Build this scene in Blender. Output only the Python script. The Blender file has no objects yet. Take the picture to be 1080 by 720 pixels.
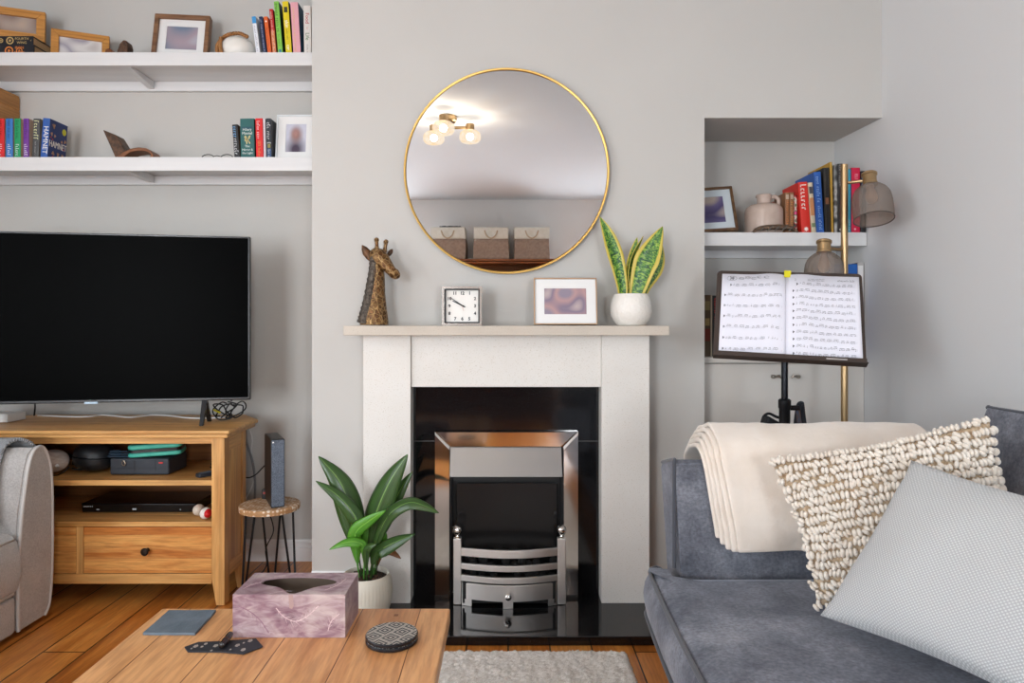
import bpy, bmesh, math, random
from mathutils import Vector as V, Matrix as M, noise as NZ
random.seed(11)
S = bpy.context.scene
COL = S.collection
PI = math.pi
# camera model, metres: eye 1.10 m above the floor, looking along +Y
CX, HY, F, CH = 536.0, 343.0, 720.0, 1.10
def X(px, Y): return (px - CX) / F * Y
def Z(py, Y): return CH - (py - HY) / F * Y
def P(px, py, Y): return V((X(px, Y), Y, Z(py, Y)))

# ------------------------------------------------------------------ materials
def lin(h):
    h = h.lstrip('#')
    o = []
    for i in (0, 2, 4):
        c = int(h[i:i+2], 16) / 255
        o.append(c / 12.92 if c <= .04045 else ((c + .055) / 1.055) ** 2.4)
    return (*o, 1.0)
def nt(m): return m.node_tree.nodes, m.node_tree.links
def coords(m, kind='Object', scale=(1, 1, 1), rot=(0, 0, 0)):
    n, l = nt(m)
    tc = n.new('ShaderNodeTexCoord'); mp = n.new('ShaderNodeMapping')
    mp.inputs['Scale'].default_value = scale if hasattr(scale, '__len__') else (scale,) * 3
    mp.inputs['Rotation'].default_value = rot
    l.new(tc.outputs[kind], mp.inputs['Vector'])
    return mp.outputs['Vector']
def noise_tex(m, vec, scale=1, detail=4, rough=.55, dist=0):
    n, l = nt(m)
    t = n.new('ShaderNodeTexNoise')
    t.inputs['Scale'].default_value = scale; t.inputs['Detail'].default_value = detail
    t.inputs['Roughness'].default_value = rough; t.inputs['Distortion'].default_value = dist
    l.new(vec, t.inputs['Vector'])
    return t.outputs['Fac']
def ramp(m, fac, stops):
    n, l = nt(m)
    r = n.new('ShaderNodeValToRGB')
    e = r.color_ramp.elements
    while len(e) < len(stops): e.new(.5)
    for k, (p, c) in enumerate(stops):
        e[k].position = p; e[k].color = lin(c) if isinstance(c, str) else c
    l.new(fac, r.inputs['Fac'])
    return r.outputs['Color']
def mixc(m, fac, a, b, mode='MIX'):
    n, l = nt(m)
    x = n.new('ShaderNodeMix'); x.data_type = 'RGBA'; x.blend_type = mode
    for sock, v in ((x.inputs[0], fac), (x.inputs[6], a), (x.inputs[7], b)):
        if isinstance(v, (int, float)): sock.default_value = v
        elif isinstance(v, (tuple, list)): sock.default_value = v
        elif isinstance(v, str): sock.default_value = lin(v)
        else: l.new(v, sock)
    return x.outputs[2]
def mth(m, op, a, b=None, c=None):
    n, l = nt(m)
    x = n.new('ShaderNodeMath'); x.operation = op
    for k, v in enumerate((a, b, c)):
        if v is None: continue
        if isinstance(v, (int, float)): x.inputs[k].default_value = v
        else: l.new(v, x.inputs[k])
    return x.outputs[0]
def sep(m, vec):
    n, l = nt(m)
    x = n.new('ShaderNodeSeparateXYZ'); l.new(vec, x.inputs[0])
    return x.outputs
def new_mat(name, c='#808080', r=.5, metal=0, spec=.5, sheen=0, coat=0, trans=0, ior=1.45):
    m = bpy.data.materials.new(name); m.use_nodes = True
    b = m.node_tree.nodes['Principled BSDF']
    b.inputs['Base Color'].default_value = lin(c)
    b.inputs['Roughness'].default_value = r; b.inputs['Metallic'].default_value = metal
    b.inputs['Specular IOR Level'].default_value = spec
    b.inputs['Sheen Weight'].default_value = sheen; b.inputs['Coat Weight'].default_value = coat
    b.inputs['Coat Roughness'].default_value = .08
    b.inputs['Transmission Weight'].default_value = trans; b.inputs['IOR'].default_value = ior
    return m, b
def setc(m, b, sock): m.node_tree.links.new(sock, b.inputs['Base Color'])
def bump(m, b, h, strength=.3, dist=.01):
    n, l = nt(m)
    x = n.new('ShaderNodeBump'); x.inputs['Strength'].default_value = strength; x.inputs['Distance'].default_value = dist
    l.new(h, x.inputs['Height']); l.new(x.outputs[0], b.inputs['Normal'])
def mat(name, c, r=.5, metal=0, spec=.5, c2=None, sc=8, lo=.35, hi=.65, bmp=None, **k):
    """plain surface; c2 = second colour mixed by noise of scale sc; bmp = (scale, strength, distance)"""
    m, b = new_mat(name, c, r, metal, spec, **k)
    if c2:
        f = noise_tex(m, coords(m, 'Object', sc), 1)
        setc(m, b, ramp(m, f, [(lo, c), (hi, c2)]))
    if bmp:
        bump(m, b, noise_tex(m, coords(m, 'Object'), bmp[0], 3), bmp[1], bmp[2])
    return m
def wood(name, cols, axis='x', sc=9, r=.42, stretch=9, knots=.6):
    m, b = new_mat(name, cols[0], r)
    s = [sc * 1.6] * 3; s['xyz'.index(axis)] = sc * 1.6 / stretch
    f = noise_tex(m, coords(m, 'Object', s), 1, 6, .6, knots)
    s2 = [sc * 9] * 3; s2['xyz'.index(axis)] = sc * 9 / (stretch * 3)
    g = noise_tex(m, coords(m, 'Object', s2), 1, 3)
    n = len(cols)
    c = ramp(m, f, [(.3 + .4 * i / (n - 1), k) for i, k in enumerate(cols)])
    setc(m, b, mixc(m, .35, c, ramp(m, g, [(.35, '#6b4a30'), (.6, '#ffffff')]), 'MULTIPLY'))
    bump(m, b, g, .06, .002)
    return m
def planks(name, cols, width, length, axis='y', r=.35, gap=.004, dark='#2a160a', grain=14, mortar_soft=.1):
    """boards of given width running along axis, from object coordinates"""
    m, b = new_mat(name, cols[0], r)
    n, l = nt(m)
    br = n.new('ShaderNodeTexBrick')
    vec = coords(m, 'Object', (1, 1, 1), {'y': (0, 0, PI / 2), 'x': (0, 0, 0), 'xz': (PI / 2, 0, 0)}[axis])
    l.new(vec, br.inputs['Vector'])
    br.inputs['Scale'].default_value = 1; br.inputs['Brick Width'].default_value = length
    br.inputs['Row Height'].default_value = width; br.inputs['Mortar Size'].default_value = gap
    br.inputs['Mortar Smooth'].default_value = mortar_soft; br.offset = .37
    br.inputs['Color1'].default_value = (0, 0, 0, 1); br.inputs['Color2'].default_value = (1, 1, 1, 1)
    br.inputs['Mortar'].default_value = (.5, .5, .5, 1)
    s = (grain, grain / 11, grain) if axis == 'y' else (grain / 11, grain, grain)
    gv = coords(m, 'Object', s)
    ad = n.new('ShaderNodeVectorMath'); ad.operation = 'ADD'
    sc = n.new('ShaderNodeVectorMath'); sc.operation = 'SCALE'; sc.inputs[3].default_value = 13
    l.new(br.outputs['Color'], sc.inputs[0]); l.new(gv, ad.inputs[0]); l.new(sc.outputs[0], ad.inputs[1])
    f = noise_tex(m, ad.outputs[0], 1, 6, .6, .9)
    tone = mixc(m, .55, f, br.outputs['Color'])
    k = len(cols)
    c = ramp(m, mixc(m, .45, f, tone), [(.28 + .44 * i / (k - 1), q) for i, q in enumerate(cols)])
    fine = noise_tex(m, coords(m, 'Object', tuple(9 * q for q in s)), 1, 3)
    c = mixc(m, .3, c, ramp(m, fine, [(.35, '#7a5536'), (.6, '#ffffff')]), 'MULTIPLY')
    setc(m, b, mixc(m, br.outputs['Fac'], c, dark))
    bump(m, b, mth(m, 'SUBTRACT', 1, br.outputs['Fac']), .4, .002)
    return m
def photo(name, cols, sc=9):
    """a photograph printed out of focus: big soft patches"""
    m, b = new_mat(name, cols[0], .35)
    f = noise_tex(m, coords(m, 'Object', sc * .55), 1, 0, .4)
    n = len(cols)
    setc(m, b, ramp(m, f, [(.3 + .4 * i / (n - 1), c) for i, c in enumerate(cols)]))
    return m

def portrait(name, bg, skin, dark, cz):
    """a head-and-shoulders photograph printed very soft: head at height cz, dark clothes below"""
    m, b = new_mat(name, bg, .35)
    s = sep(m, coords(m, 'Object'))
    def blob(x, z, rx, rz):
        dx = mth(m, 'DIVIDE', mth(m, 'SUBTRACT', s[0], x), rx); dz = mth(m, 'DIVIDE', mth(m, 'SUBTRACT', s[2], z), rz)
        d = mth(m, 'SQRT', mth(m, 'ADD', mth(m, 'MULTIPLY', dx, dx), mth(m, 'MULTIPLY', dz, dz)))
        return ramp(m, d, [(.25, '#ffffff'), (1.0, '#000000')])
    c = mixc(m, blob(0, cz - .075, .055, .075), bg, dark)
    c = mixc(m, blob(.0, cz - .005, .036, .050), c, '#8a665e')
    setc(m, b, mixc(m, blob(-.003, cz, .022, .030), c, skin))
    return m

# ------------------------------------------------------------------ mesh builder
class MB:
    def __init__(s): s.bm = bmesh.new(); s.uv = None
    def _add(s, vs, fs, mx=None):
        b = [s.bm.verts.new(mx @ V(v) if mx else V(v)) for v in vs]
        out = []
        for f in fs:
            try: out.append(s.bm.faces.new([b[i] for i in f]))
            except ValueError: pass
        return b, out
    def box(s, x0, x1, y0, y1, z0, z1, mx=None):
        vs = [(x, y, z) for x in (x0, x1) for y in (y0, y1) for z in (z0, z1)]
        s._add(vs, [(0, 1, 3, 2), (4, 6, 7, 5), (0, 4, 5, 1), (2, 3, 7, 6), (0, 2, 6, 4), (1, 5, 7, 3)], mx)
        return s
    def hexa(s, lo, hi):
        """solid between two quads given in the same order"""
        s._add(list(lo) + list(hi), [(3, 2, 1, 0), (4, 5, 6, 7)] + [(i, (i + 1) % 4, 4 + (i + 1) % 4, 4 + i) for i in range(4)])
        return s
    def tube(s, pts, r, n=10, closed=False, cap=True, up=None):
        pts = [V(p) for p in pts]; m = len(pts)
        rr = r if isinstance(r, (list, tuple)) and len(r) == m else [r] * m
        T = []
        for i in range(m):
            a = pts[(i - 1) % m] if closed or i > 0 else pts[0]
            b = pts[(i + 1) % m] if closed or i < m - 1 else pts[-1]
            t = (b - a); T.append(t.normalized() if t.length > 1e-9 else V((0, 0, 1)))
        ref = V(up) if up else (V((0, 0, 1)) if abs(T[0].z) < .9 else V((1, 0, 0)))
        u = (ref - T[0] * ref.dot(T[0])).normalized()
        rings = []
        for i in range(m):
            u = (u - T[i] * u.dot(T[i]))
            u = u.normalized() if u.length > 1e-9 else T[i].orthogonal().normalized()
            w = T[i].cross(u)
            ra, rb = rr[i] if isinstance(rr[i], (tuple, list)) else (rr[i], rr[i])
            rings.append([s.bm.verts.new(pts[i] + u * (ra * math.cos(2 * PI * k / n)) + w * (rb * math.sin(2 * PI * k / n))) for k in range(n)])
        for i in range(m if closed else m - 1):
            A, B = rings[i], rings[(i + 1) % m]
            for k in range(n):
                s.bm.faces.new((A[k], A[(k + 1) % n], B[(k + 1) % n], B[k]))
        if cap and not closed:
            s.bm.faces.new(rings[0][::-1]); s.bm.faces.new(rings[-1])
        return s
    def cyl(s, a, b, r0, r1=None, n=20): return s.tube([a, b], [r0, r0 if r1 is None else r1], n)
    def lathe(s, prof, c=(0, 0, 0), n=32, mx=None, mod=None):
        rings = []
        for r, z in prof:
            ring = []
            for k in range(n):
                a = 2 * PI * k / n
                q = r * (mod(a, r, z) if mod else 1)
                v = V((c[0] + q * math.cos(a), c[1] + q * math.sin(a), c[2] + z))
                ring.append(s.bm.verts.new(mx @ v if mx else v))
            rings.append(ring)
        for A, B in zip(rings, rings[1:]):
            for k in range(n): s.bm.faces.new((A[k], A[(k + 1) % n], B[(k + 1) % n], B[k]))
        s.bm.faces.new(rings[0][::-1]); s.bm.faces.new(rings[-1])
        return s
    def prism(s, poly, d0, d1, mx=None):
        """polygon (u,v) extruded along w; mx maps (u,v,w) to place"""
        n = len(poly)
        s._add([(u, v, d0) for u, v in poly] + [(u, v, d1) for u, v in poly],
               [tuple(range(n))[::-1], tuple(range(n, 2 * n))] + [(i, (i + 1) % n, n + (i + 1) % n, n + i) for i in range(n)], mx)
        return s
    def ring(s, outer, inner, d0, d1, mx=None):
        n = len(outer)
        vs = [(u, v, d) for d in (d0, d1) for p in (outer, inner) for u, v in p]
        O0, I0, O1, I1 = 0, n, 2 * n, 3 * n
        fs = []
        for i in range(n):
            j = (i + 1) % n
            fs += [(O0 + i, O0 + j, O1 + j, O1 + i), (I0 + j, I0 + i, I1 + i, I1 + j),
                   (O1 + i, O1 + j, I1 + j, I1 + i), (O0 + j, O0 + i, I0 + i, I0 + j)]
        s._add(vs, fs, mx)
        return s
    def grid(s, fn, nu, nv, cu=False, cv=False, uv=False):
        nu1, nv1 = (nu if cu else nu + 1), (nv if cv else nv + 1)
        g = [[s.bm.verts.new(fn(i / nu, j / nv)) for j in range(nv1)] for i in range(nu1)]
        if uv and s.uv is None: s.uv = s.bm.loops.layers.uv.new('UVMap')
        for i in range(nu):
            for j in range(nv):
                i2, j2 = (i + 1) % nu1 if cu else i + 1, (j + 1) % nv1 if cv else j + 1
                try: f = s.bm.faces.new((g[i][j], g[i2][j], g[i2][j2], g[i][j2]))
                except ValueError: continue
                if uv:
                    for lp, (a, b) in zip(f.loops, ((i, j), (i + 1, j), (i + 1, j + 1), (i, j + 1))): lp[s.uv].uv = (a / nu, b / nv)
        return g
    def sph(s, c, r, nu=16, nv=10, mx=None):
        r = r if hasattr(r, '__len__') else (r, r, r)
        c = V(c)
        prof = [(math.sin(PI * (j + .02) / (nv + .04)), -math.cos(PI * (j + .02) / (nv + .04))) for j in range(nv + 1)]
        rings = []
        for q, z in prof:
            ring = []
            for k in range(nu):
                a = 2 * PI * k / nu
                v = V((r[0] * q * math.cos(a), r[1] * q * math.sin(a), r[2] * z))
                ring.append(s.bm.verts.new(c + (mx @ v if mx else v)))
            rings.append(ring)
        for A, B in zip(rings, rings[1:]):
            for k in range(nu): s.bm.faces.new((A[k], A[(k + 1) % nu], B[(k + 1) % nu], B[k]))
        s.bm.faces.new(rings[0][::-1]); s.bm.faces.new(rings[-1])
        return s
    def text(s, body, size, mx, ext=.0004, align='CENTER', sx=1.0, bold=0):
        cu = bpy.data.curves.new('txt', 'FONT'); cu.body = body; cu.size = size; cu.extrude = ext; cu.offset = bold
        cu.align_x = align; cu.align_y = 'CENTER'; cu.resolution_u = 3
        ob = bpy.data.objects.new('txt', cu)
        me = bpy.data.meshes.new_from_object(ob)
        vs = [V((v.co.x * sx, v.co.y, v.co.z)) for v in me.vertices]
        s._add(vs, [tuple(p.vertices) for p in me.polygons], mx)
        bpy.data.objects.remove(ob); bpy.data.curves.remove(cu); bpy.data.meshes.remove(me)
        return s
    def build(s, name, m, parent=None, local=False, ang=35, bev=0, seg=2, sub=0, solid=0, origin=None, recalc=True):
        bm = s.bm
        if recalc: bmesh.ops.recalc_face_normals(bm, faces=bm.faces[:])
        me = bpy.data.meshes.new(name); bm.to_mesh(me); bm.free()
        for p in me.polygons: p.use_smooth = True
        if ang is not None: me.set_sharp_from_angle(angle=math.radians(ang))
        for k in (m if isinstance(m, (list, tuple)) else [m]): me.materials.append(k)
        o = bpy.data.objects.new(name, me); COL.objects.link(o)
        if parent is not None:
            if not local: me.transform(wm(parent).inverted())
            o.parent = parent
        elif not local:
            if origin is None:
                xs = [v.co for v in me.vertices]
                origin = V([(min(v[i] for v in xs) + max(v[i] for v in xs)) / 2 for i in (0, 1)] + [min(v[2] for v in xs)])
            me.transform(M.Translation(-V(origin))); o.location = origin
        if solid:
            q = o.modifiers.new('s', 'SOLIDIFY'); q.thickness = solid; q.offset = 0
        if bev:
            q = o.modifiers.new('b', 'BEVEL'); q.width = bev; q.segments = seg; q.limit_method = 'ANGLE'; q.angle_limit = math.radians(40)
            q.harden_normals = True
        if sub:
            q = o.modifiers.new('u', 'SUBSURF'); q.levels = sub; q.render_levels = sub
        return o
def wm(o):
    m = o.matrix_basis.copy()
    while o.parent is not None:
        o = o.parent; m = o.matrix_basis @ m
    return m
def tag(o, label, cat, group=None, kind=None):
    o['label'] = label; o['category'] = cat
    if group: o['group'] = group
    if kind: o['kind'] = kind
    return o
def thing(name, label, cat, loc=(0, 0, 0), rot=(0, 0, 0), group=None):
    o = bpy.data.objects.new(name, None); COL.objects.link(o)
    o.location = loc; o.rotation_euler = rot; o.empty_display_size = .05
    return tag(o, label, cat, group)
def struct(o, label=None):
    o['kind'] = 'structure'
    if label: o['label'] = label; o['category'] = label.split()[-1]
    return o
def axes(o, u, v, w):
    """matrix sending (1,0,0)->u, (0,1,0)->v, (0,0,1)->w, origin o"""
    m = M.Identity(4)
    for i, c in enumerate((u, v, w, o)):
        c = V(c)
        for j in range(3): m[j][i] = c[j]
    return m
XZ = lambda y=0: axes((0, y, 0), (1, 0, 0), (0, 0, 1), (0, -1, 0))   # (u,v,w) -> (x, z) facing the camera
YZ = lambda x=0: axes((x, 0, 0), (0, 1, 0), (0, 0, 1), (1, 0, 0))    # (u,v,w) -> (y, z), w along +x
XY = lambda z=0: axes((0, 0, z), (1, 0, 0), (0, 1, 0), (0, 0, 1))
def rect(x0, x1, z0, z1): return [(x0, z0), (x1, z0), (x1, z1), (x0, z1)]
def rrect(x0, x1, z0, z1, r, n=5):
    o = []
    for cx, cz, a0 in ((x1 - r, z0 + r, -PI / 2), (x1 - r, z1 - r, 0), (x0 + r, z1 - r, PI / 2), (x0 + r, z0 + r, PI)):
        for k in range(n + 1):
            a = a0 + PI / 2 * k / n
            o.append((cx + r * math.cos(a), cz + r * math.sin(a)))
    return o
def smooth(pts, n=6):
    """Catmull-Rom through pts"""
    pts = [V(p) for p in pts]
    q = [pts[0] * 2 - pts[1]] + pts + [pts[-1] * 2 - pts[-2]]
    out = []
    for i in range(1, len(q) - 2):
        for k in range(n):
            t = k / n
            a, b, c, d = q[i - 1], q[i], q[i + 1], q[i + 2]
            out.append(.5 * ((2 * b) + (c - a) * t + (2 * a - 5 * b + 4 * c - d) * t * t + (3 * b - a - 3 * c + d) * t ** 3))
    out.append(pts[-1])
    return out
def pillow(mb, A, B, C, D, th, n=24, pinch=.06, pw=.55, wrinkle=0, uv=True, seed=0):
    """cushion between corners A (u0v0) B (u0v1) C (u1v1) D (u1v0); th = half thickness; returns front point function"""
    A, B, C, D = V(A), V(B), V(C), V(D)
    nrm = (D - A).cross(B - A).normalized()
    ctr = (A + B + C + D) / 4
    def mid(u, v):
        p = A * (1 - u) * (1 - v) + B * (1 - u) * v + C * u * v + D * u * (1 - v)
        e = (math.sin(PI * v) * abs(2 * u - 1) ** 3 + math.sin(PI * u) * abs(2 * v - 1) ** 3)
        return p + (ctr - p) * (pinch * 2 * e)
    def hgt(u, v):
        h = (max(0, math.sin(PI * u)) * max(0, math.sin(PI * v))) ** pw
        w = NZ.noise(V((u * 3 + seed, v * 3, seed))) * wrinkle * h if wrinkle else 0
        return th * h + w
    front = lambda u, v: mid(u, v) + nrm * (hgt(u, v) + .003)
    back = lambda u, v: mid(u, v) - nrm * (hgt(u, v) + .003)
    mb.grid(front, n, n, uv=uv); mb.grid(back, n, n, uv=uv)
    bmesh.ops.remove_doubles(mb.bm, verts=mb.bm.verts[:], dist=1e-5)
    # close the rim
    be = [e for e in mb.bm.edges if e.is_boundary]
    bmesh.ops.bridge_loops(mb.bm, edges=be)
    return front, nrm, mid
def squiggle(mb, mx, length, h, word=(3, 7), lines=1, gap=1.6, w=None, align=0):
    """illegible small print: rows of tiny vertical and slanted strokes grouped as words"""
    w = w or h * .16
    for ln in range(lines):
        x = 0; y = -ln * h * gap
        while x < length:
            for _ in range(random.randint(*word)):
                if x > length: break
                k = random.random(); hh = h * random.choice((.6, .6, .65, 1))
                mb.prism([(x, y), (x + w, y), (x + w, y + hh), (x, y + hh)], 0, .0003, mx)
                if k < .7: mb.prism([(x, y + hh - w), (x + h * .4, y + hh - w), (x + h * .4, y + hh), (x, y + hh)], 0, .0003, mx)
                if k > .35: mb.prism([(x, y), (x + h * .4, y), (x + h * .4, y + w), (x, y + w)], 0, .0003, mx)
                x += h * .62
            x += h * .55
    return mb
# ------------------------------------------------------------------ shared materials
wallp = mat('wall_paint', '#c0beba', .75, spec=.25, c2='#bebcb8', sc=3, bmp=(140, .05, .002))
palep = mat('bounce_wall_paint', '#dedcd9', .75, spec=.25)  # left and rear walls made lighter to bounce more fill
ceilp = mat('ceiling_paint', '#cfd2d5', .85, spec=.2)
whitep = mat('white_gloss_paint', '#d9d9d9', .36, c2='#d3d3d4', sc=(2, 30, 30))
trimp = mat('skirting_paint', '#e6e6e6', .4)
cupp = mat('cupboard_paint', '#d6d2cc', .5)
FLW = ['#8f4f20', '#bf7430', '#d89044', '#e0a052']
floorm = planks('floorboards', FLW, .1425, 2.3, 'y', .3, .0028, '#2b1408')
oak = {a: wood('oak_' + a, ['#b37c40', '#cc9453', '#dba967', '#c48b49'], a, 8, .4) for a in 'xyz'}
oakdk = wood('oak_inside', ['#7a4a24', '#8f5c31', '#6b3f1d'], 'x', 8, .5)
frame_oak = wood('frame_oak', ['#b07733', '#c78d45', '#a86c2b'], 'x', 12, .45)
walnut = wood('walnut', ['#6d4a33', '#8a6548', '#5e3e2a'], 'x', 12, .45)
black = mat('black_plastic', '#0b0b0c', .35)
blackm = mat('matt_black_metal', '#101013', .4, metal=.3)
brass = mat('brushed_brass', '#b59a74', .34, metal=1)
gold = mat('gold_rim', '#c4a05c', .3, metal=1)
chrome = mat('polished_chrome', '#d6d2cd', .09, metal=1)
steel = mat('brushed_steel', '#e2deda', .42, metal=1, bmp=(60, .04, .002))
white_cer = mat('white_ceramic', '#e4e0d9', .3)
paper = mat('page_paper', '#d9cdb8', .8)
white = mat('white_plastic', '#e8e8e6', .4)
whitecard = mat('white_mount_card', '#e2e2e1', .7)

# ------------------------------------------------------------------ the room
YB, YN, YA = 2.75, 3.15, 3.20           # chimney breast, niche back, alcove back
XL, XR, YR, HC = -2.75, 1.505, -2.86, 2.63
XBL = X(329, YB); XNL = X(743, YB)
b = MB().box(XL - .1, XR + .1, YR - .1, YA + .1, -.08, 0)
struct(b.build('floor', floorm, origin=(0, 0, 0)))
struct(MB().box(XL - .1, XR + .1, YR - .1, YA + .1, HC, HC + .08).build('ceiling', ceilp))
struct(MB().box(XL - .1, XBL, YA, YA + .1, 0, HC).build('wall_alcove', wallp))
zt = Z(124.3, YB)
b = MB().box(XBL, XNL, YB, YA + .1, 0, HC)
# the bulkhead over the niche with its soffit
b.hexa([(XNL, YB, zt), (XR, YB, zt), (XR, YN, Z(149.5, YN)), (XNL, YN, Z(149.5, YN))],
       [(XNL, YB, HC), (XR, YB, HC), (XR, YN, HC), (XNL, YN, HC)])
struct(b.build('wall_chimney', wallp, ang=30))
struct(MB().box(XNL, XR, YN, YA + .1, 0, HC).build('wall_niche', wallp))
struct(MB().box(XR, XR + .1, YR - .1, YA + .1, 0, HC).build('wall_right', mat('cool_lit_wall_paint', '#d6d7d8', .75, spec=.25, bmp=(140, .05, .002))))  # cooler daylight tone put into this wall's colour
WY0, WY1, WZ0, WZ1 = -.75, 1.15, .55, 2.3    # window in the left wall
b = MB()
b.box(XL - .1, XL, YR, WY0, 0, HC).box(XL - .1, XL, WY1, YA, 0, HC).box(XL - .1, XL, WY0, WY1, 0, WZ0).box(XL - .1, XL, WY0, WY1, WZ1, HC)
struct(b.build('wall_left', palep))
RX0, RX1, RZ0, RZ1 = -2.62, -1.42, .35, 2.35   # unseen rear opening, added to let in frontal fill
b = MB()
GX0, GX1, GZ0, GZ1 = .62, 1.44, .35, 1.80   # low opening beside the bookcase, invented out of mirror view for fill
b.box(XL, RX0, YR - .1, YR, 0, HC).box(RX1, GX0, YR - .1, YR, 0, HC).box(GX1, XR, YR - .1, YR, 0, HC).box(GX0, GX1, YR - .1, YR, 0, GZ0).box(GX0, GX1, YR - .1, YR, GZ1, HC).box(RX0, RX1, YR - .1, YR, 0, RZ0).box(RX0, RX1, YR - .1, YR, RZ1, HC)
struct(b.build('wall_rear', palep))
# window joinery and panes
glass = bpy.data.materials.new('window_glass'); glass.use_nodes = True
n, l = nt(glass); n.clear()
o_ = n.new('ShaderNodeOutputMaterial'); mx_ = n.new('ShaderNodeMixShader'); mx_.inputs[0].default_value = .06
tr_ = n.new('ShaderNodeBsdfTransparent'); gl_ = n.new('ShaderNodeBsdfGlossy'); gl_.inputs['Roughness'].default_value = .02
l.new(tr_.outputs[0], mx_.inputs[1]); l.new(gl_.outputs[0], mx_.inputs[2]); l.new(mx_.outputs[0], o_.inputs[0])
def window(name, mx, u0, u1, v0, v1):
    t = .05
    b = MB().ring(rect(u0, u1, v0, v1), rect(u0 + t, u1 - t, v0 + t, v1 - t), -.03, .03, mx)
    um = (u0 + u1) / 2; vm = v0 + (v1 - v0) * .6
    b.prism(rect(um - .02, um + .02, v0 + t, v1 - t), -.025, .025, mx)
    b.prism(rect(u0 + t, u1 - t, vm - .02, vm + .02), -.024, .024, mx)
    w = struct(b.build(name, trimp))
    MB().prism(rect(u0 + t, u1 - t, v0 + t, v1 - t), -.003, .003, mx).build('pane', glass, w)
    MB().prism(rect(u0 - .06, u1 + .06, v0 - .03, v0), .04, .14, mx).build('window_sill', trimp, w)
window('window_1', axes((XL - .05, 0, 0), (0, 1, 0), (0, 0, 1), (1, 0, 0)), WY0, WY1, WZ0, WZ1)
window('fill_window_rear', axes((0, YR - .05, 0), (-1, 0, 0), (0, 0, 1), (0, 1, 0)), -RX1, -RX0, RZ0, RZ1)  # joinery for the added rear fill opening
window('fill_window_low', axes((0, YR - .05, 0), (-1, 0, 0), (0, 0, 1), (0, 1, 0)), -GX1, -GX0, GZ0, GZ1)  # joinery for the invented low fill opening
# skirting boards: moulded profile (depth, height)
def skirt(name, a, bpt, nrm, h):
    prof = [(0, 0), (.018, 0), (.018, h * .62), (.014, h * .68), (.014, h * .86), (.008, h * .93), (.006, h), (0, h)]
    d = (V(bpt) - V(a)); L = d.length
    mx = axes(a, nrm, (0, 0, 1), d.normalized())
    struct(MB().prism(prof, 0, L, mx).build(name, trimp, ang=20))
skirt('baseboard_alcove', (XL, YA, 0), (XBL, YA, 0), (0, -1, 0), .098)
skirt('baseboard_left', (XL, YA - .02, 0), (XL, YR, 0), (1, 0, 0), .098)
skirt('baseboard_center', (XBL, YB, 0), (-.56, YB, 0), (0, -1, 0), .112)
skirt('baseboard_right', (.548, YB, 0), (XNL, YB, 0), (0, -1, 0), .112)
skirt('baseboard_side', (XR, YB, 0), (XR, YR, 0), (-1, 0, 0), .112)
skirt('baseboard_rear', (XL, YR, 0), (XR, YR, 0), (0, 1, 0), .098)

# ------------------------------------------------------------------ camera, daylight, added fill, exposure
cam = bpy.data.cameras.new('camera'); co = bpy.data.objects.new('camera', cam); COL.objects.link(co)
co.location = (0, 0, CH); co.rotation_euler = (PI / 2, 0, 0)
cam.sensor_width = 36; cam.lens = F / 1080 * 36
cam.shift_x = (540 - CX) / 1080; cam.shift_y = -(360 - HY) / 1080
cam.clip_start = .05
S.camera = co
def area(name, loc, rot, sx, sy, e, col=(1, 1, 1)):
    L = bpy.data.lights.new(name, 'AREA'); L.shape = 'RECTANGLE'; L.size = sx; L.size_y = sy; L.energy = e; L.color = col
    o = bpy.data.objects.new(name, L); COL.objects.link(o); o.location = loc; o.rotation_euler = rot
    return o
area('daylight_side', (XL - .16, (WY0 + WY1) / 2, (WZ0 + WZ1) / 2), (0, -PI / 2, 0), WZ1 - WZ0, WY1 - WY0, 76, (.88, .94, 1))
area('added_fill_rear', ((RX0 + RX1) / 2, YR - .16, (RZ0 + RZ1) / 2), (PI / 2, 0, 0), RX1 - RX0, RZ1 - RZ0, 170, (.88, .94, 1))  # added source behind the camera, gives frontal fill
area('added_fill_low', ((GX0 + GX1) / 2, YR - .16, (GZ0 + GZ1) / 2), (PI / 2, 0, 0), GX1 - GX0, GZ1 - GZ0, 105, (.88, .94, 1))  # added source low at rear right, softens shadows from the left
w = bpy.data.worlds.new('sky'); S.world = w; w.use_nodes = True
n, l = w.node_tree.nodes, w.node_tree.links
sky = n.new('ShaderNodeTexSky'); sky.sky_type = 'NISHITA'; sky.sun_disc = False; sky.sun_elevation = math.radians(35); sky.sun_rotation = math.radians(150)
l.new(sky.outputs[0], n['Background'].inputs[0]); n['Background'].inputs[1].default_value = .15
S.view_settings.view_transform = 'Standard'; S.view_settings.look = 'None'; S.view_settings.gamma = 1
S.view_settings.use_curve_mapping = False; S.view_settings.exposure = 0.04
S.cycles.use_denoising = True
S.cycles.max_bounces = 10; S.cycles.diffuse_bounces = 6; S.cycles.glossy_bounces = 5; S.cycles.sample_clamp_indirect = 6
S.cycles.caustics_reflective = False; S.cycles.caustics_refractive = False

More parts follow.
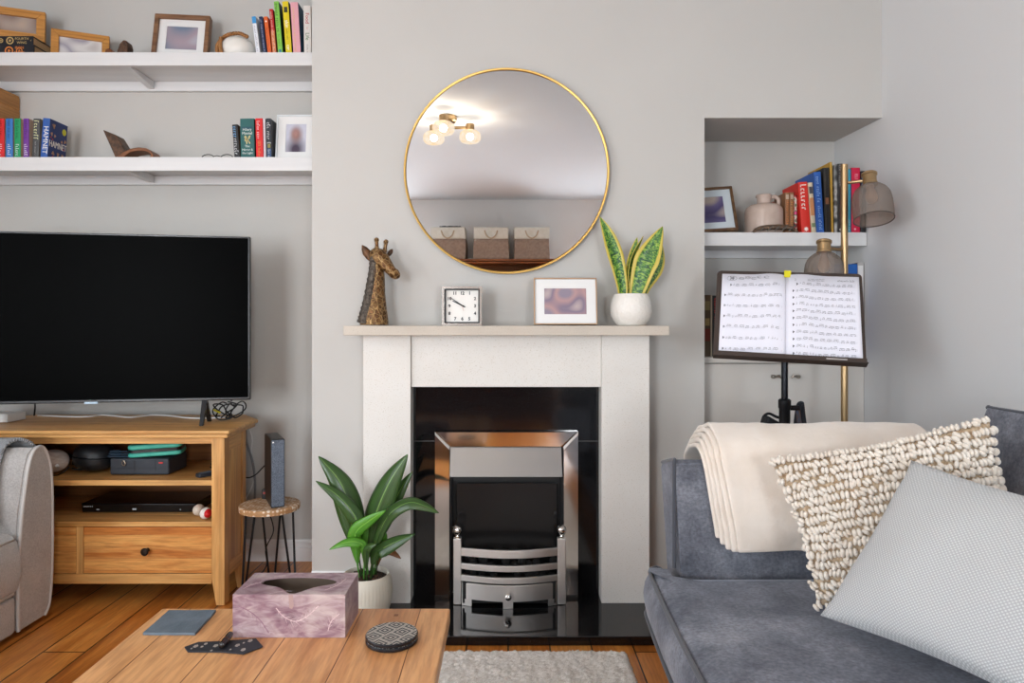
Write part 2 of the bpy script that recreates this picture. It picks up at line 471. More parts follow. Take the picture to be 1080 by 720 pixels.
# ------------------------------------------------------------------ ceiling light seen in the mirror
lx, ly = -.436, .46
t = thing('ceiling_light', 'brass three-armed ceiling light with lit round glass shades, reflected in the round mirror', 'ceiling light', (lx, ly, HC))
MB().lathe([(.055, -.001), (.06, -.004), (.06, -.035), (.05, -.045), (.012, -.048), (.012, -.10), (.016, -.102), (.016, -.125), (.006, -.13)], (lx, ly, HC), 28).build('ceiling_rose', brass, t)
globm = bpy.data.materials.new('lit_alabaster_glass'); globm.use_nodes = True
n, l = nt(globm); n.clear()
o_ = n.new('ShaderNodeOutputMaterial'); mx_ = n.new('ShaderNodeMixShader'); mx_.inputs[0].default_value = .5
tr_ = n.new('ShaderNodeBsdfTransparent'); tr_.inputs[0].default_value = lin('#fff2e0'); em_ = n.new('ShaderNodeEmission'); em_.inputs[1].default_value = 1.5
l.new(ramp(globm, noise_tex(globm, coords(globm, 'Object'), 22, 2), [(.35, '#ffe2b8'), (.6, '#fff6e8')]), em_.inputs[0])
l.new(tr_.outputs[0], mx_.inputs[1]); l.new(em_.outputs[0], mx_.inputs[2]); l.new(mx_.outputs[0], o_.inputs[0])
for dx, dy in ((-.115, -.06), (-.02, .19), (.155, -.03)):
    c = V((lx + dx, ly + dy, HC - .075))
    MB().tube([(lx, ly, HC - .085), c], .011, 10).build('arm', brass, t)
    MB().lathe([(.03, -.02), (.032, -.018), (.032, .022), (.028, .026)], c, 20).build('lamp_cap', brass, t)
    g = MB().lathe([(.02, -.022), (.055, -.026), (.074, -.042), (.08, -.065), (.078, -.088), (.064, -.106), (.04, -.113), (.01, -.115)], c, 28)
    g.build('glass_shade', globm, t, ang=80)
    L = bpy.data.lights.new('bulb_glow', 'POINT'); L.energy = 9; L.color = (1, .95, .88); L.shadow_soft_size = .025
    q = bpy.data.objects.new('bulb_glow', L); COL.objects.link(q); q.location = c + V((0, 0, -.068))
# bookcase at the back of the room, three baskets on it (all seen in the mirror)
redwood = wood('reddish_wood', ['#6e3a1a', '#8d5126', '#7a4420'], 'x', 7, .4)
bz = 1.87; bx0, bx1, by0, by1 = -1.35, .52, YR + .025, YR + .40
t = thing('bookcase', 'tall reddish wooden bookcase against the rear wall, its top reflected in the round mirror', 'bookcase', ((bx0 + bx1) / 2, (by0 + by1) / 2, 0))
b = MB().box(bx0, bx0 + .025, by0, by1, 0, bz - .03).box(bx1 - .025, bx1, by0, by1, 0, bz - .03).box(bx0, bx1, by0, by0 + .01, 0, bz - .03)
b.box(bx0 + .025, bx1 - .025, by0 + .01, by1, 0, .08)
b.build('carcass', redwood, t)
MB().box(bx0 - .02, bx1 + .02, by0, by1 + .02, bz - .024, bz).box(bx0 - .01, bx1 + .01, by0, by1 + .01, bz - .05, bz - .03).build('top_board', redwood, t, bev=.004)
for k in range(1, 5): MB().box(bx0 + .025, bx1 - .025, by0 + .01, by1 - .005, .08 + k * .35, .103 + k * .35).build('shelf', redwood, t)
lime = mat('lime_green_box', '#93ad3a', .5)
tag(MB().box(-.08, .18, by0 + .08, by1 - .02, 1.506, 1.70).build('storage_box', [lime], bev=.006), 'green storage box inside the bookcase just under its top board', 'box')
bags = [(-.70, .02), (-.20, 0), (.275, 0)]
canv = mat('cream_canvas', '#dcd8cc', .85, c2='#d2cdbf', sc=20, bmp=(200, .2, .002))
jute = mat('brown_jute', '#8a7566', .9, c2='#9c8675', sc=30, bmp=(150, .4, .003))
ropem = mat('cotton_rope', '#b9a58c', .9)
desc = ['cream and brown canvas storage basket with a black cloth lying over its rim', 'cream and brown canvas storage basket in the middle of the bookcase top', 'cream and brown canvas storage basket nearest the end of the bookcase top']
for k, (cx, rz) in enumerate(bags):
    t = thing('storage_basket', desc[k], 'basket', (cx, by0 + .21, bz), (0, 0, rz), 'canvas baskets on the bookcase')
    for nm, z0, z1, mm in (('canvas_rim', .235, .37, canv), ('jute_body', .002, .235, jute)):
        def shell(u, v, z0=z0, z1=z1):
            a = u * 4; s = int(a) % 4; f = a - int(a); z = z0 + (z1 - z0) * v
            w_ = .20 + .006 * math.sin(z * 14 + k) ; d_ = .155
            c = [(-w_, -d_), (w_, -d_), (w_, d_), (-w_, d_)]
            p0, p1 = V(c[s]), V(c[(s + 1) % 4]); q = p0.lerp(p1, f)
            bul = 1 + .04 * math.sin(PI * f) * math.sin(PI * z / .37) + .02 * NZ.noise(V((u * 9, z * 8, k)))
            return V((q.x * bul, q.y * bul, z))
        b = MB(); g = b.grid(shell, 32, 6, cu=True)
        if nm == 'jute_body': b.bm.faces.new([r[0] for r in g])
        b.build(nm, mm, t, local=True, solid=.006, ang=50)
    for sy in (1,):
        b = MB().tube(smooth([(-.075, .160 * sy, .33), (-.05, .172 * sy, .27), (0, .178 * sy, .24), (.05, .172 * sy, .27), (.075, .160 * sy, .33)], 5), .008, 8)
        b.build('rope_handle', ropem, t, local=True)
def cloth(u, v):
    x = -.70 - .10 + .28 * u; y = by0 + .30 + .10 * (v - .5)
    return V((x, y, bz + .378 + .012 * abs(NZ.noise(V((u * 5, v * 4, 2)))) - (.05 * max(0, (u - .88)) / .12)))
b = MB(); b.grid(cloth, 20, 10)
tag(b.build('black_cloth', mat('black_cloth', '#0d0d0e', .9), solid=.008), 'small black cloth lying over the rim of a storage basket', 'cloth')
# ------------------------------------------------------------------ fireplace
def stone(name, c, c2, sp):
    m, b = new_mat(name, c, .55)
    v = coords(m, 'Object')
    f = noise_tex(m, v, 220, 2)
    g = noise_tex(m, v, 5, 3)
    base = ramp(m, g, [(.35, c), (.7, c2)])
    setc(m, b, mixc(m, ramp(m, f, [(.60, '#000000'), (.68, '#ffffff')]), base, sp))
    return m
limestone = stone('cream_stone', '#dad7d2', '#d5d1cb', '#c8c2b8')
mantelst = stone('mantel_stone', '#c3b9ac', '#b9afa2', '#aca194')
granite, bg_ = new_mat('black_granite', '#0a0a0b', .08, spec=.7)
f = noise_tex(granite, coords(granite, 'Object'), 300, 2)
setc(granite, bg_, ramp(granite, f, [(.60, '#0e0e10'), (.75, '#4a4a4a')]))
HZ = .033
hearth = MB().box(-.64, .60, 2.343, YB - .02, .001, HZ)
tag(hearth.build('hearth', granite, bev=.003), 'polished black granite hearth slab on the floor before the fire', 'hearth')
t = thing('fire_surround', 'cream stone fireplace surround with a plain flat mantel shelf', 'fireplace', (0, 2.70, HZ))
ZM = 1.0985
MB().box(X(362, 2.55), X(706, 2.55), 2.55, YB - .001, ZM - .036, ZM).build('mantel_shelf', mantelst, t, bev=.002)
zu = ZM - .0365
for a, c in ((383, 433), (634.5, 685)):
    MB().box(X(a, 2.622), X(c, 2.622), 2.622, YB - .001, HZ, zu).build('jamb', limestone, t, bev=.0015)
zl = Z(408, 2.635)
MB().box(X(433, 2.622) + .0005, X(634.5, 2.622) - .0005, 2.635, YB - .001, zl, zu).build('frieze', limestone, t, bev=.0015)
xa, xb = X(433, 2.622) + .0005, X(634.5, 2.622) - .0005
zs = Z(465, 2.70)
fx0, fx1 = X(458.5, 2.67), X(610, 2.67)
MB().box(xa, xb, 2.70, 2.74, zs + .0012, zl - .0005).build('granite_panel', granite, t)
MB().box(xa, xb, 2.7012, 2.7395, zs - .001, zs + .001).build('grout', mat('grey_grout', '#6a6867', .7), t)
MB().box(xa, fx0 + .03, 2.70, 2.74, HZ + .0005, zs - .0012).build('granite_panel', granite, t)
MB().box(fx1 - .03, xb, 2.70, 2.74, HZ + .0005, zs - .0012).build('granite_panel', granite, t)
# electric fire
yf = 2.67
t = thing('electric_fire', 'inset electric fire with polished chrome frame, steel hood and curved grate', 'fireplace', (0, yf, HZ))
fz1 = Z(455.5, yf); fb = .058
def bar(b, pts, y0, y1): b.prism(pts, -y1, -y0, XZ())
MB_ = MB
for pts in ([(fx0, fz1), (fx1, fz1), (fx1 - fb, fz1 - fb), (fx0 + fb, fz1 - fb)],
            [(fx0, HZ + .001), (fx0 + fb, HZ + .001), (fx0 + fb, fz1 - fb), (fx0, fz1)],
            [(fx1 - fb, HZ + .001), (fx1, HZ + .001), (fx1, fz1), (fx1 - fb, fz1 - fb)]):
    # slightly convex strip
    b = MB(); n4 = len(pts)
    c_ = V((sum(p[0] for p in pts) / 4, sum(p[1] for p in pts) / 4))
    lo = [V((p[0], yf + .029, p[1])) for p in pts]; hi = [V((p[0], yf + .006, p[1])) for p in pts]
    ins = []
    for p in pts:
        d = V((p[0], p[1])); d = d + (c_ - d).normalized() * .012
        ins.append(V((d.x, yf, d.y)))
    b.hexa(lo, hi); b.hexa(hi, ins)
    b.build('frame_bar', chrome, t, ang=20)
ix0, ix1 = fx0 + fb, fx1 - fb
soot = mat('black_firebox', '#0c0c0d', .5)
b = MB().box(ix0 + .002, ix1 - .002, 2.80 - .062, 2.745, HZ, fz1 - fb)
b.box(ix0 + .001, ix0 + .006, yf + .02, 2.745, HZ, fz1 - fb).box(ix1 - .006, ix1 - .001, yf + .02, 2.745, HZ, fz1 - fb)
b.box(ix0 + .001, ix1 - .001, yf + .02, 2.745, fz1 - fb - .006, fz1 - fb - .001)
b.build('firebox', soot, t)
scr, _b = new_mat('smoked_screen', '#161617', .22, spec=.5)
z0, z1 = Z(577, 2.72), Z(509, 2.72)
MB().prism(rrect(X(481.5, 2.72), X(587.5, 2.72), z0 - .1, z1, .004), -2.725, -2.715, XZ()).build('screen', scr, t, bev=.002)
# hood : canopy that leans outwards at its foot
za, zb = Z(471, 2.675), Z(503, 2.635)
b = MB().hexa([(X(475, 2.68), 2.70, za), (X(592, 2.68), 2.70, za), (X(592, 2.68), 2.68, za), (X(475, 2.68), 2.68, za)],
              [(X(474, 2.635), 2.70, zb), (X(593.5, 2.635), 2.70, zb), (X(593.5, 2.635), 2.635, zb), (X(474, 2.635), 2.635, zb)])
b.build('hood', mat('dull_steel', '#8f8d8c', .36, metal=1), t, bev=.002)
MB().box(X(478, 2.66), X(590, 2.66), 2.66, 2.70, zb - .016, zb - .001).build('hood_grille', soot, t)
# curved grate
yg = 2.605; gx0, gx1 = X(478, yg), X(597, yg)
def arc(px0, px1, z, k=18, bow=.035):
    x0, x1 = X(px0, yg), X(px1, yg)
    return [V((x0 + (x1 - x0) * i / k, yg - bow * math.sin(PI * i / k), z)) for i in range(k + 1)]
def curved(px0, px1, zlo, zhi, d=.012, bow=.035):
    b = MB(); A = arc(px0, px1, 0, bow=bow); n_ = len(A)
    rings = []
    for p in A:
        rings.append([b.bm.verts.new((p.x, p.y + dy, zz)) for dy, zz in ((0, zlo), (0, zhi), (d, zhi), (d, zlo))])
    for R, Q in zip(rings, rings[1:]):
        for k in range(4): b.bm.faces.new((R[k], R[(k + 1) % 4], Q[(k + 1) % 4], Q[k]))
    b.bm.faces.new(rings[0]); b.bm.faces.new(rings[-1][::-1])
    return b
zy = lambda py: Z(py, yg)
for px0, px1 in ((478, 486.5), (588, 597)):
    q = MB().box(X(px0, yg), X(px1, yg), yg, yg + .03, HZ + .001, zy(568)).build('grate_post', steel, t, bev=.003)
    xm = (X(px0, yg) + X(px1, yg)) / 2
    MB().lathe([(.004, -.002), (.011, 0), (.013, .003), (.008, .006), (.007, .01), (.0125, .014), (.0175, .022), (.019, .03), (.0165, .04), (.009, .047), (.001, .049)], (xm, yg + .014, zy(568)), 20).build('finial', chrome, q)
for a, c in ((577.5, 586), (593.5, 600), (606, 612.5)):
    curved(486, 588.5, zy(c), zy(a)).build('grate_bar', steel, t, bev=.002)
dr = curved(487, 587.5, zy(631), zy(614), .012).build('ash_drawer', steel, t, bev=.002)
b = curved(487, 516, HZ + .001, zy(631.3), .012, .012)
b.box(X(487, yg), X(494, yg), yg - .012, yg + .01, HZ + .001, zy(631.3)).box(X(580, yg), X(587.5, yg), yg - .012, yg + .01, HZ + .001, zy(631.3)).box(X(532, yg), X(542, yg), yg - .034, yg + .01, HZ + .001, zy(631.3))
b.bm.free(); b = MB()
for p, q in ((487, 497.5), (530.5, 541), (578, 587.5)):
    xa_, xc_ = X(486, yg), X(588.5, yg)
    yv = lambda x: yg - .035 * math.sin(PI * (x - xa_) / (xc_ - xa_)) - .0005
    x0_, x1_ = X(p, yg), X(q, yg)
    MB().prism([(x0_, yv(x0_)), ((x0_ + x1_) / 2, yv((x0_ + x1_) / 2)), (x1_, yv(x1_)), (x1_, yg + .012), (x0_, yg + .012)], HZ + .001, zy(630.8), XY()).build('grate_foot', steel, t)
kn = axes((X(536, 2.57), yg - .034, zy(624)), (1, 0, 0), (0, 0, 1), (0, -1, 0))
MB().lathe([(.006, 0), (.006, .008), (.011, .012), (.0135, .018), (.011, .025), (.004, .029)], n=18, mx=kn).build('knob', chrome, dr)
coal = mat('coal_bed', '#141312', .6)
b = MB()
for k in range(46):
    c = (random.uniform(X(490, yg), X(585, yg)), random.uniform(2.625, 2.665), zy(606) + random.uniform(-.02, .045))
    b.sph(c, (.018, .015, .013), 7, 5)
b.box(X(488, yg), X(586, yg), 2.60, 2.67, HZ + .01, zy(612))
q = b.build('coals', coal, t, ang=20); q['kind'] = 'stuff'

# ------------------------------------------------------------------ round mirror
R = .411; mc = V((X(534.3, 2.725), YB, Z(180, 2.725)))
t = thing('round_mirror', 'large round wall mirror with a thin gold rim above the mantel shelf', 'mirror', (mc.x, YB, mc.z - R))
mirm = mat('mirror_silver', '#dcdee0', .0, metal=1)
mxm = axes(mc, (1, 0, 0), (0, 0, 1), (0, -1, 0))
b = MB()
prof = [(R - .009, .004), (R - .009, .026), (R - .006, .028), (R - .001, .028), (R, .026), (R, .001), (R - .009, .001)]
rings = [[b.bm.verts.new(mxm @ V((r * math.cos(2 * PI * k / 96), r * math.sin(2 * PI * k / 96), z))) for k in range(96)] for r, z in prof]
for A, B in zip(rings, rings[1:]):
    for k in range(96): b.bm.faces.new((A[k], A[(k + 1) % 96], B[(k + 1) % 96], B[k]))
b.build('rim', gold, t)
MB().lathe([(R - .01, .002), (R - .01, .022)], n=96, mx=mxm).build('mirror_glass', mirm, t)

# ------------------------------------------------------------------ on the mantel
# giraffe bust
def spots(name):
    m, b = new_mat(name, '#7a4a20', .35, metal=.55)
    n, l = nt(m)
    vo = n.new('ShaderNodeTexVoronoi'); vo.feature = 'DISTANCE_TO_EDGE'; vo.inputs['Scale'].default_value = 1
    l.new(coords(m, 'Object', (62, 62, 50)), vo.inputs['Vector'])
    g = noise_tex(m, coords(m, 'Object'), 60, 3)
    c = ramp(m, vo.outputs['Distance'], [(.05, '#a88658'), (.12, '#4a2a14'), (.4, '#6e451f')])
    setc(m, b, mixc(m, .35, c, ramp(m, g, [(.4, '#2b190c'), (.65, '#a88455')])))
    bump(m, b, ramp(m, vo.outputs['Distance'], [(.03, '#ffffff'), (.14, '#000000')]), .5, .004)
    return m
bronze = spots('bronze_giraffe_hide')
bronze2 = mat('bronze_plain', '#5f3c1c', .45, metal=.4, c2='#3a2311', sc=50)
silverm = mat('mane_silver', '#6a6157', .45, metal=.5, c2='#2f2620', sc=120, bmp=(220, .9, .004))
yg2 = 2.665
g = lambda px, py, dy=0: P(px, py, yg2 + dy)
k_ = yg2 / F
b = MB()
neck = [(394.5, 342.6, 15, 13), (394.5, 336, 15, 13), (395.5, 325, 12.5, 11.5), (396.8, 310, 9.5, 10), (397.8, 295, 8, 9), (398, 282, 7, 8.5), (397, 273, 6.5, 8), (396, 266, 5, 7)]
b.tube([g(p, q) for p, q, _, _ in neck], [(a * k_, c * k_) for _, _, a, c in neck], 22, up=(1, 0, 0))
head = [(391.5, 268, 5, 4), (394, 268.5, 8.5, 7), (399, 271, 9.5, 8.5), (404, 275, 8, 8), (409, 281, 6.2, 6.5), (413, 286, 5.2, 5.4), (416.5, 289, 5.6, 5.6), (418.8, 291, 4.2, 4.6), (419.6, 291.6, 2, 2.5)]
b.tube([g(p, q, -.004 * i) for i, (p, q, _, _) in enumerate(head)], [(a * k_, c * k_) for _, _, a, c in head], 18, up=(0, 0, 1))
for (p0, q0), (p1, q1), dy in (((397.5, 264), (397.2, 254), -.008), ((405.5, 266), (407, 256), .012)):
    b.tube([g(p0, q0, dy), g(p0 * .4 + p1 * .6, q0 * .4 + q1 * .6, dy), g(p1, q1, dy)], [2.6 * k_, 1.9 * k_, 2.0 * k_], 10)
    b.sph(g(p1, q1 - 1, dy), 2.7 * k_, 12, 8)
t = b.build('giraffe_figurine', bronze, ang=60)
tag(t, 'bronze and gold giraffe head figurine standing at the end of the mantel shelf', 'figurine')
b = MB()
def ear(a, c, wd, dy):
    a, c = g(*a, dy), g(*c, dy)
    pts = [a.lerp(c, s) for s in (0, .25, .55, .8, 1)]
    return b.tube(pts, [(wd * s * k_, 1.4 * k_) for s in (.45, .85, 1, .7, .1)], 12, up=(0, 0, 1))
for args in (((392, 275), (382, 258.5), 4.4, -.01), ((409, 270), (414, 262.5), 2.6, .03)):
    b = MB(); ear(*args); b.build('ear', bronze2, t, ang=60)
b = MB()
mp_ = [(380.5, 341), (383, 330), (386, 316), (388.5, 300), (390.5, 285), (391, 272), (392, 266)]
pts = smooth([g(p + 4.0, q, -.008) for p, q in mp_], 6)
b.tube(pts, [(6.6 * k_ * (1.25 - .6 * i / len(pts)) * (1 + .1 * math.sin(i * 2.6)), 9 * k_ * (1.2 - .5 * i / len(pts))) for i in range(len(pts))], 10, up=(1, 0, 0))
b.build('mane', silverm, t, ang=60)
b = MB().sph(g(402.4, 268.5, -.0285), (1.5 * k_, .003, 1.2 * k_), 10, 6)
b.build('eye', black, t)

# square chrome clock
yc = 2.60; kc = yc / F
x0, x1, z0, z1 = X(466, yc), X(508.3, yc), ZM + .0005, ZM + .1505
t = thing('mantel_clock', 'small square chrome clock with white dial reading ten to ten', 'clock', ((x0 + x1) / 2, yc + .02, ZM))
b = MB().ring(rrect(x0, x1, z0, z1, .004), rrect(x0 + .009, x1 - .009, z0 + .009, z1 - .009, .003), 0, .05, XZ(yc + .05))
b.prism(rrect(x0 + .002, x1 - .002, z0 + .002, z1 - .002, .003), -.01, .004, XZ(yc + .05))
b.build('case', mat('clock_chrome', '#cfc8c0', .2, metal=1), t)
b = MB().ring(rrect(x0 + .009, x1 - .009, z0 + .009, z1 - .009, .003), rrect(x0 + .0145, x1 - .0145, z0 + .0145, z1 - .0145, .002), 0, .04, XZ(yc + .05))
b.build('inner_bezel', black, t)
dial = MB().prism(rect(x0 + .0145, x1 - .0145, z0 + .0145, z1 - .0145), 0, .030, XZ(yc + .05)).build('dial', mat('dial_white', '#e6e4df', .5), t)
xm, zm = (x0 + x1) / 2, (z0 + z1) / 2
fy = yc + .0195
b = MB(); h = .049
for num, dx, dz in (('12', 0, 1), ('1', .58, 1), ('2', 1, .58), ('3', 1, 0), ('4', 1, -.58), ('5', .55, -1), ('6', 0, -1), ('7', -.55, -1), ('8', -1, -.58), ('9', -1, 0), ('10', -1, .58), ('11', -.58, 1)):
    b.text(num, .0165, axes((xm + dx * h, fy, zm + dz * h), (1, 0, 0), (0, 0, 1), (0, -1, 0)), bold=.0006)
b.build('numerals', black, t)
b = MB()
for a, L, wd in ((303, .060, .0036), (296, .045, .0046)):
    d = V((math.sin(math.radians(a)), 0, math.cos(math.radians(a)))); u = V((-d.z, 0, d.x)) * -1
    c0 = V((xm + .004, fy - .003, zm))
    b.prism([(-.008, -wd / 2), (L, -wd / 3), (L, wd / 3), (-.008, wd / 2)], 0, .001, axes(c0, d, u, (0, -1, 0)))
b.sph((xm + .004, fy - .003, zm), .0035, 10, 6)
b.build('hand', black, t)
a = math.radians(165); d = V((math.sin(a), 0, math.cos(a)))
MB().prism([(0, -.0006), (.02, -.0006), (.02, .0006), (0, .0006)], 0, .0006, axes((xm, fy - .001, zm), d, V((-d.z, 0, d.x)) * -1, (0, -1, 0))).build('second_hand', mat('pale_red', '#c98f84', .5), t)

# framed photographs -------------------------------------------------
def picture_frame(label, W, H, bd, dp, fm, mount, pic, loc, rz=0, lean=0, roll=0, mount_mat=None, name='picture_frame', group=None):
    """frame standing on its lower edge at loc, facing -y before turning"""
    t = thing(name, label, 'picture frame', loc, (0, 0, 0), group)
    t.rotation_euler = (M.Rotation(rz, 3, 'Z') @ M.Rotation(-lean, 3, 'X') @ M.Rotation(roll, 3, 'Y')).to_euler()
    mx = axes((0, 0, 0), (1, 0, 0), (0, 0, 1), (0, -1, 0))
    o = rect(-W / 2, W / 2, 0, H); i_ = rect(-W / 2 + bd, W / 2 - bd, bd, H - bd)
    b = MB()
    for k in range(4):
        j = (k + 1) % 4
        b.prism([o[k], o[j], i_[j], i_[k]], -dp / 2, dp / 2, mx)
    b.build('frame', fm, t, local=True, bev=min(.002, bd * .2))
    MB().prism(rect(-W / 2 + bd * .5, W / 2 - bd * .5, bd * .5, H - bd * .5), -dp / 2 - .001, -dp / 2 + .004, mx).build('backing_board', black, t, local=True)
    m_ = mount
    if m_ > 0:
        MB().ring(i_, rect(-W / 2 + bd + m_, W / 2 - bd - m_, bd + m_, H - bd - m_), dp * .1 - .002, dp * .1, mx).build('mount', mount_mat or whitecard, t, local=True)
    MB().prism(rect(-W / 2 + bd + m_ - .001, W / 2 - bd - m_ + .001, bd + m_ - .001, H - bd - m_ + .001), dp * .1 - .004, dp * .1 - .0022, mx).build('photograph', pic, t, local=True)
    return t
ph_mantel = photo('blurred_family_photo', ['#8a8090', '#b08d8c', '#7d7084', '#c9b6b0'], 22)
copper = mat('rose_gold_edge', '#b99a7c', .3, metal=.9)
W_, H_ = X(631.5, 2.60) - X(564.5, 2.60), .182
picture_frame('white mounted landscape photograph in a thin gold frame leaning on the mantel', W_, H_, .0045, .016, copper, .036, ph_mantel, ((X(564.5, 2.6) + X(631, 2.6)) / 2 - .004, 2.60, ZM + .004), 0, math.radians(10))

# snake plant
t = thing('snake_plant', 'snake plant with yellow-edged leaves in a dimpled white pot on the mantel', 'plant', (X(665.5, 2.64), 2.64, ZM))
kp = 2.64 / F; c = (X(665.5, 2.64), 2.64, ZM + .0005)
pebbled = mat('dimpled_white_glaze', '#e6e2db', .22, bmp=(120, .55, .006))
prof = [(.052, .0), (.056, .003), (.067, .018), (.076, .036), (.0795, .058), (.0785, .080), (.074, .100), (.0665, .118), (.064, .122), (.060, .120), (.058, .10), (.05, .095)]
MB().lathe(prof, c, 40).build('pot', pebbled, t, ang=60)
soil = mat('potting_soil', '#3a2a1e', .95, c2='#1d1510', sc=90, bmp=(120, 1, .01))
MB().lathe([(.057, .098), (.057, .102), (.02, .106), (.001, .106)], c, 24).build('soil', soil, t)
def sans_mat():
    m, b = new_mat('snake_plant_leaf', '#3f6b2a', .35)
    n, l = nt(m)
    uv = n.new('ShaderNodeTexCoord').outputs['UV']
    s = sep(m, uv)
    e = mth(m, 'MULTIPLY', mth(m, 'ABSOLUTE', mth(m, 'SUBTRACT', s[0], .5)), 2)
    ob = noise_tex(m, coords(m, 'Object'), 30, 2)
    e2 = mth(m, 'ADD', e, mth(m, 'MULTIPLY', mth(m, 'SUBTRACT', ob, .5), .12))
    wv = noise_tex(m, coords(m, 'UV', (3.5, 26, 1)), 1, 3, .6, 1.5)
    band = ramp(m, wv, [(.40, '#17401d'), (.50, '#3f7a2c'), (.60, '#8aa83c')])
    setc(m, b, mixc(m, ramp(m, e2, [(.66, '#000000'), (.72, '#ffffff')]), band, '#c3b04a'))
    return m
snm = sans_mat()
def blade(b, pts, wid, face, cup=.25, nu=6, nv=22, wf=None, twist=0):
    """leaf along pts; wid = greatest half width; face = direction the upper side looks at"""
    P_ = smooth(pts, 8); n_ = len(P_) - 1
    face = V(face).normalized()
    def fn(u, v):
        i = min(int(v * n_), n_ - 1); f = v * n_ - i
        p = P_[i].lerp(P_[i + 1], f); tg = (P_[i + 1] - P_[i]).normalized()
        side = tg.cross(face).normalized(); nr = side.cross(tg).normalized()
        if twist:
            side = M.Rotation(twist * v, 3, tg) @ side; nr = M.Rotation(twist * v, 3, tg) @ nr
        w = wid * (wf(v) if wf else (math.sin(PI * min(1, v ** .8)) ** .8))
        s = (u - .5) * 2
        return p + side * (s * w) + nr * (cup * w * s * s)
    b.grid(fn, nu, nv, uv=True)
    return b
swf = lambda v: (.50 + .5 * min(1, v / .55)) * (1 if v < .55 else max(.0, math.cos((v - .55) / .45 * PI / 2)) ** .85) + .004
ys = 2.64
for pts, w_, tw, fc in (([(657, 316), (655.5, 300), (650, 275), (642, 250), (632.5, 228)], 8.6, 0, (.15, -1, .1)),
                    ([(670, 316), (674, 300), (680, 280), (688, 262), (699, 238.5)], 13.0, .1, (-.25, -1, .15)),
                    ([(667, 316), (664.5, 300), (664, 285), (668, 268), (678.5, 249)], 5.5, .3, (.8, -.8, 0)),
                    ([(662, 314), (663, 300), (665, 282), (669, 264), (672, 250)], 5.0, 0, (-.3, -1, 0)),
                    ([(677, 314), (681, 302), (688, 290), (695, 276), (698.5, 257.5)], 7.5, 0, (.2, -1, 0))):
    k = (w_ * 17 + tw * 7)
    dy = {8.6: -.01, 13.0: -.02, 5.5: -.006, 5.0: .012, 7.5: .022}[w_]
    b = MB(); blade(b, [P(p, q, ys + dy * (.4 + .6 * j / 4)) for j, (p, q) in enumerate(pts)], w_ * kp, fc, .3, 8, 26, swf, tw)
    b.build('leaf', snm, t, solid=.0025, ang=80, recalc=False)

# leafy plant on the hearth
yp = 2.47; kp = yp / F
pc = V((X(386, yp), yp, HZ + .0005))
t = thing('potted_plant', 'dark green broad-leaved plant in a ribbed cream pot on the hearth', 'plant', pc)
creamp = mat('ribbed_cream_pot', '#d9d4c6', .45)
prof = [(.062, 0), (.066, .003), (.080, .03), (.091, .07), (.0945, .11), (.091, .145), (.084, .168), (.081, .171), (.077, .168), (.078, .15), (.05, .145)]
MB().lathe(prof, pc, 132, mod=lambda a, r, z: 1 + (.012 * math.cos(a * 44) if r > .083 and z < .15 else 0)).build('pot', creamp, t, ang=60)
MB().lathe([(.0785, .148), (.0785, .152), (.03, .157), (.001, .157)], pc, 32).build('soil', soil, t)
b = MB()
for k in range(60):
    a = random.uniform(0, 2 * PI); r = .074 * math.sqrt(random.random())
    b.sph(pc + V((r * math.cos(a), r * math.sin(a), .157)), random.uniform(.004, .009), 6, 4)
q = b.build('bark_chips', mat('bark_chips', '#5d4433', .9, c2='#2e1f16', sc=60), t, ang=20); q['kind'] = 'stuff'
def lily(name, d1, d2, ml):
    m, b = new_mat(name, d1, .28)
    n, l = nt(m)
    uv = n.new('ShaderNodeTexCoord').outputs['UV']
    s = sep(m, uv)
    e = mth(m, 'ABSOLUTE', mth(m, 'SUBTRACT', s[0], .5))
    f = noise_tex(m, coords(m, 'UV', (22, 1.2, 1)), 1, 2)
    c = ramp(m, f, [(.3, d1), (.7, d2)])
    setc(m, b, mixc(m, ramp(m, e, [(.012, '#ffffff'), (.03, '#000000')]), c, ml))
    return m
dk = lily('dark_leaf', '#22391a', '#3f5f2a', '#6d8f48'); lt = lily('bright_leaf', '#3f7a1f', '#5d9b2e', '#86b84f'); dead = lily('dry_leaf', '#6b4428', '#8a5c38', '#5a3820')
LWF = lambda v: .10 if v < .0 else max(.03, math.sin(PI * max(0, min(1, (v - .12) / .88)) ** .85) ** .75)
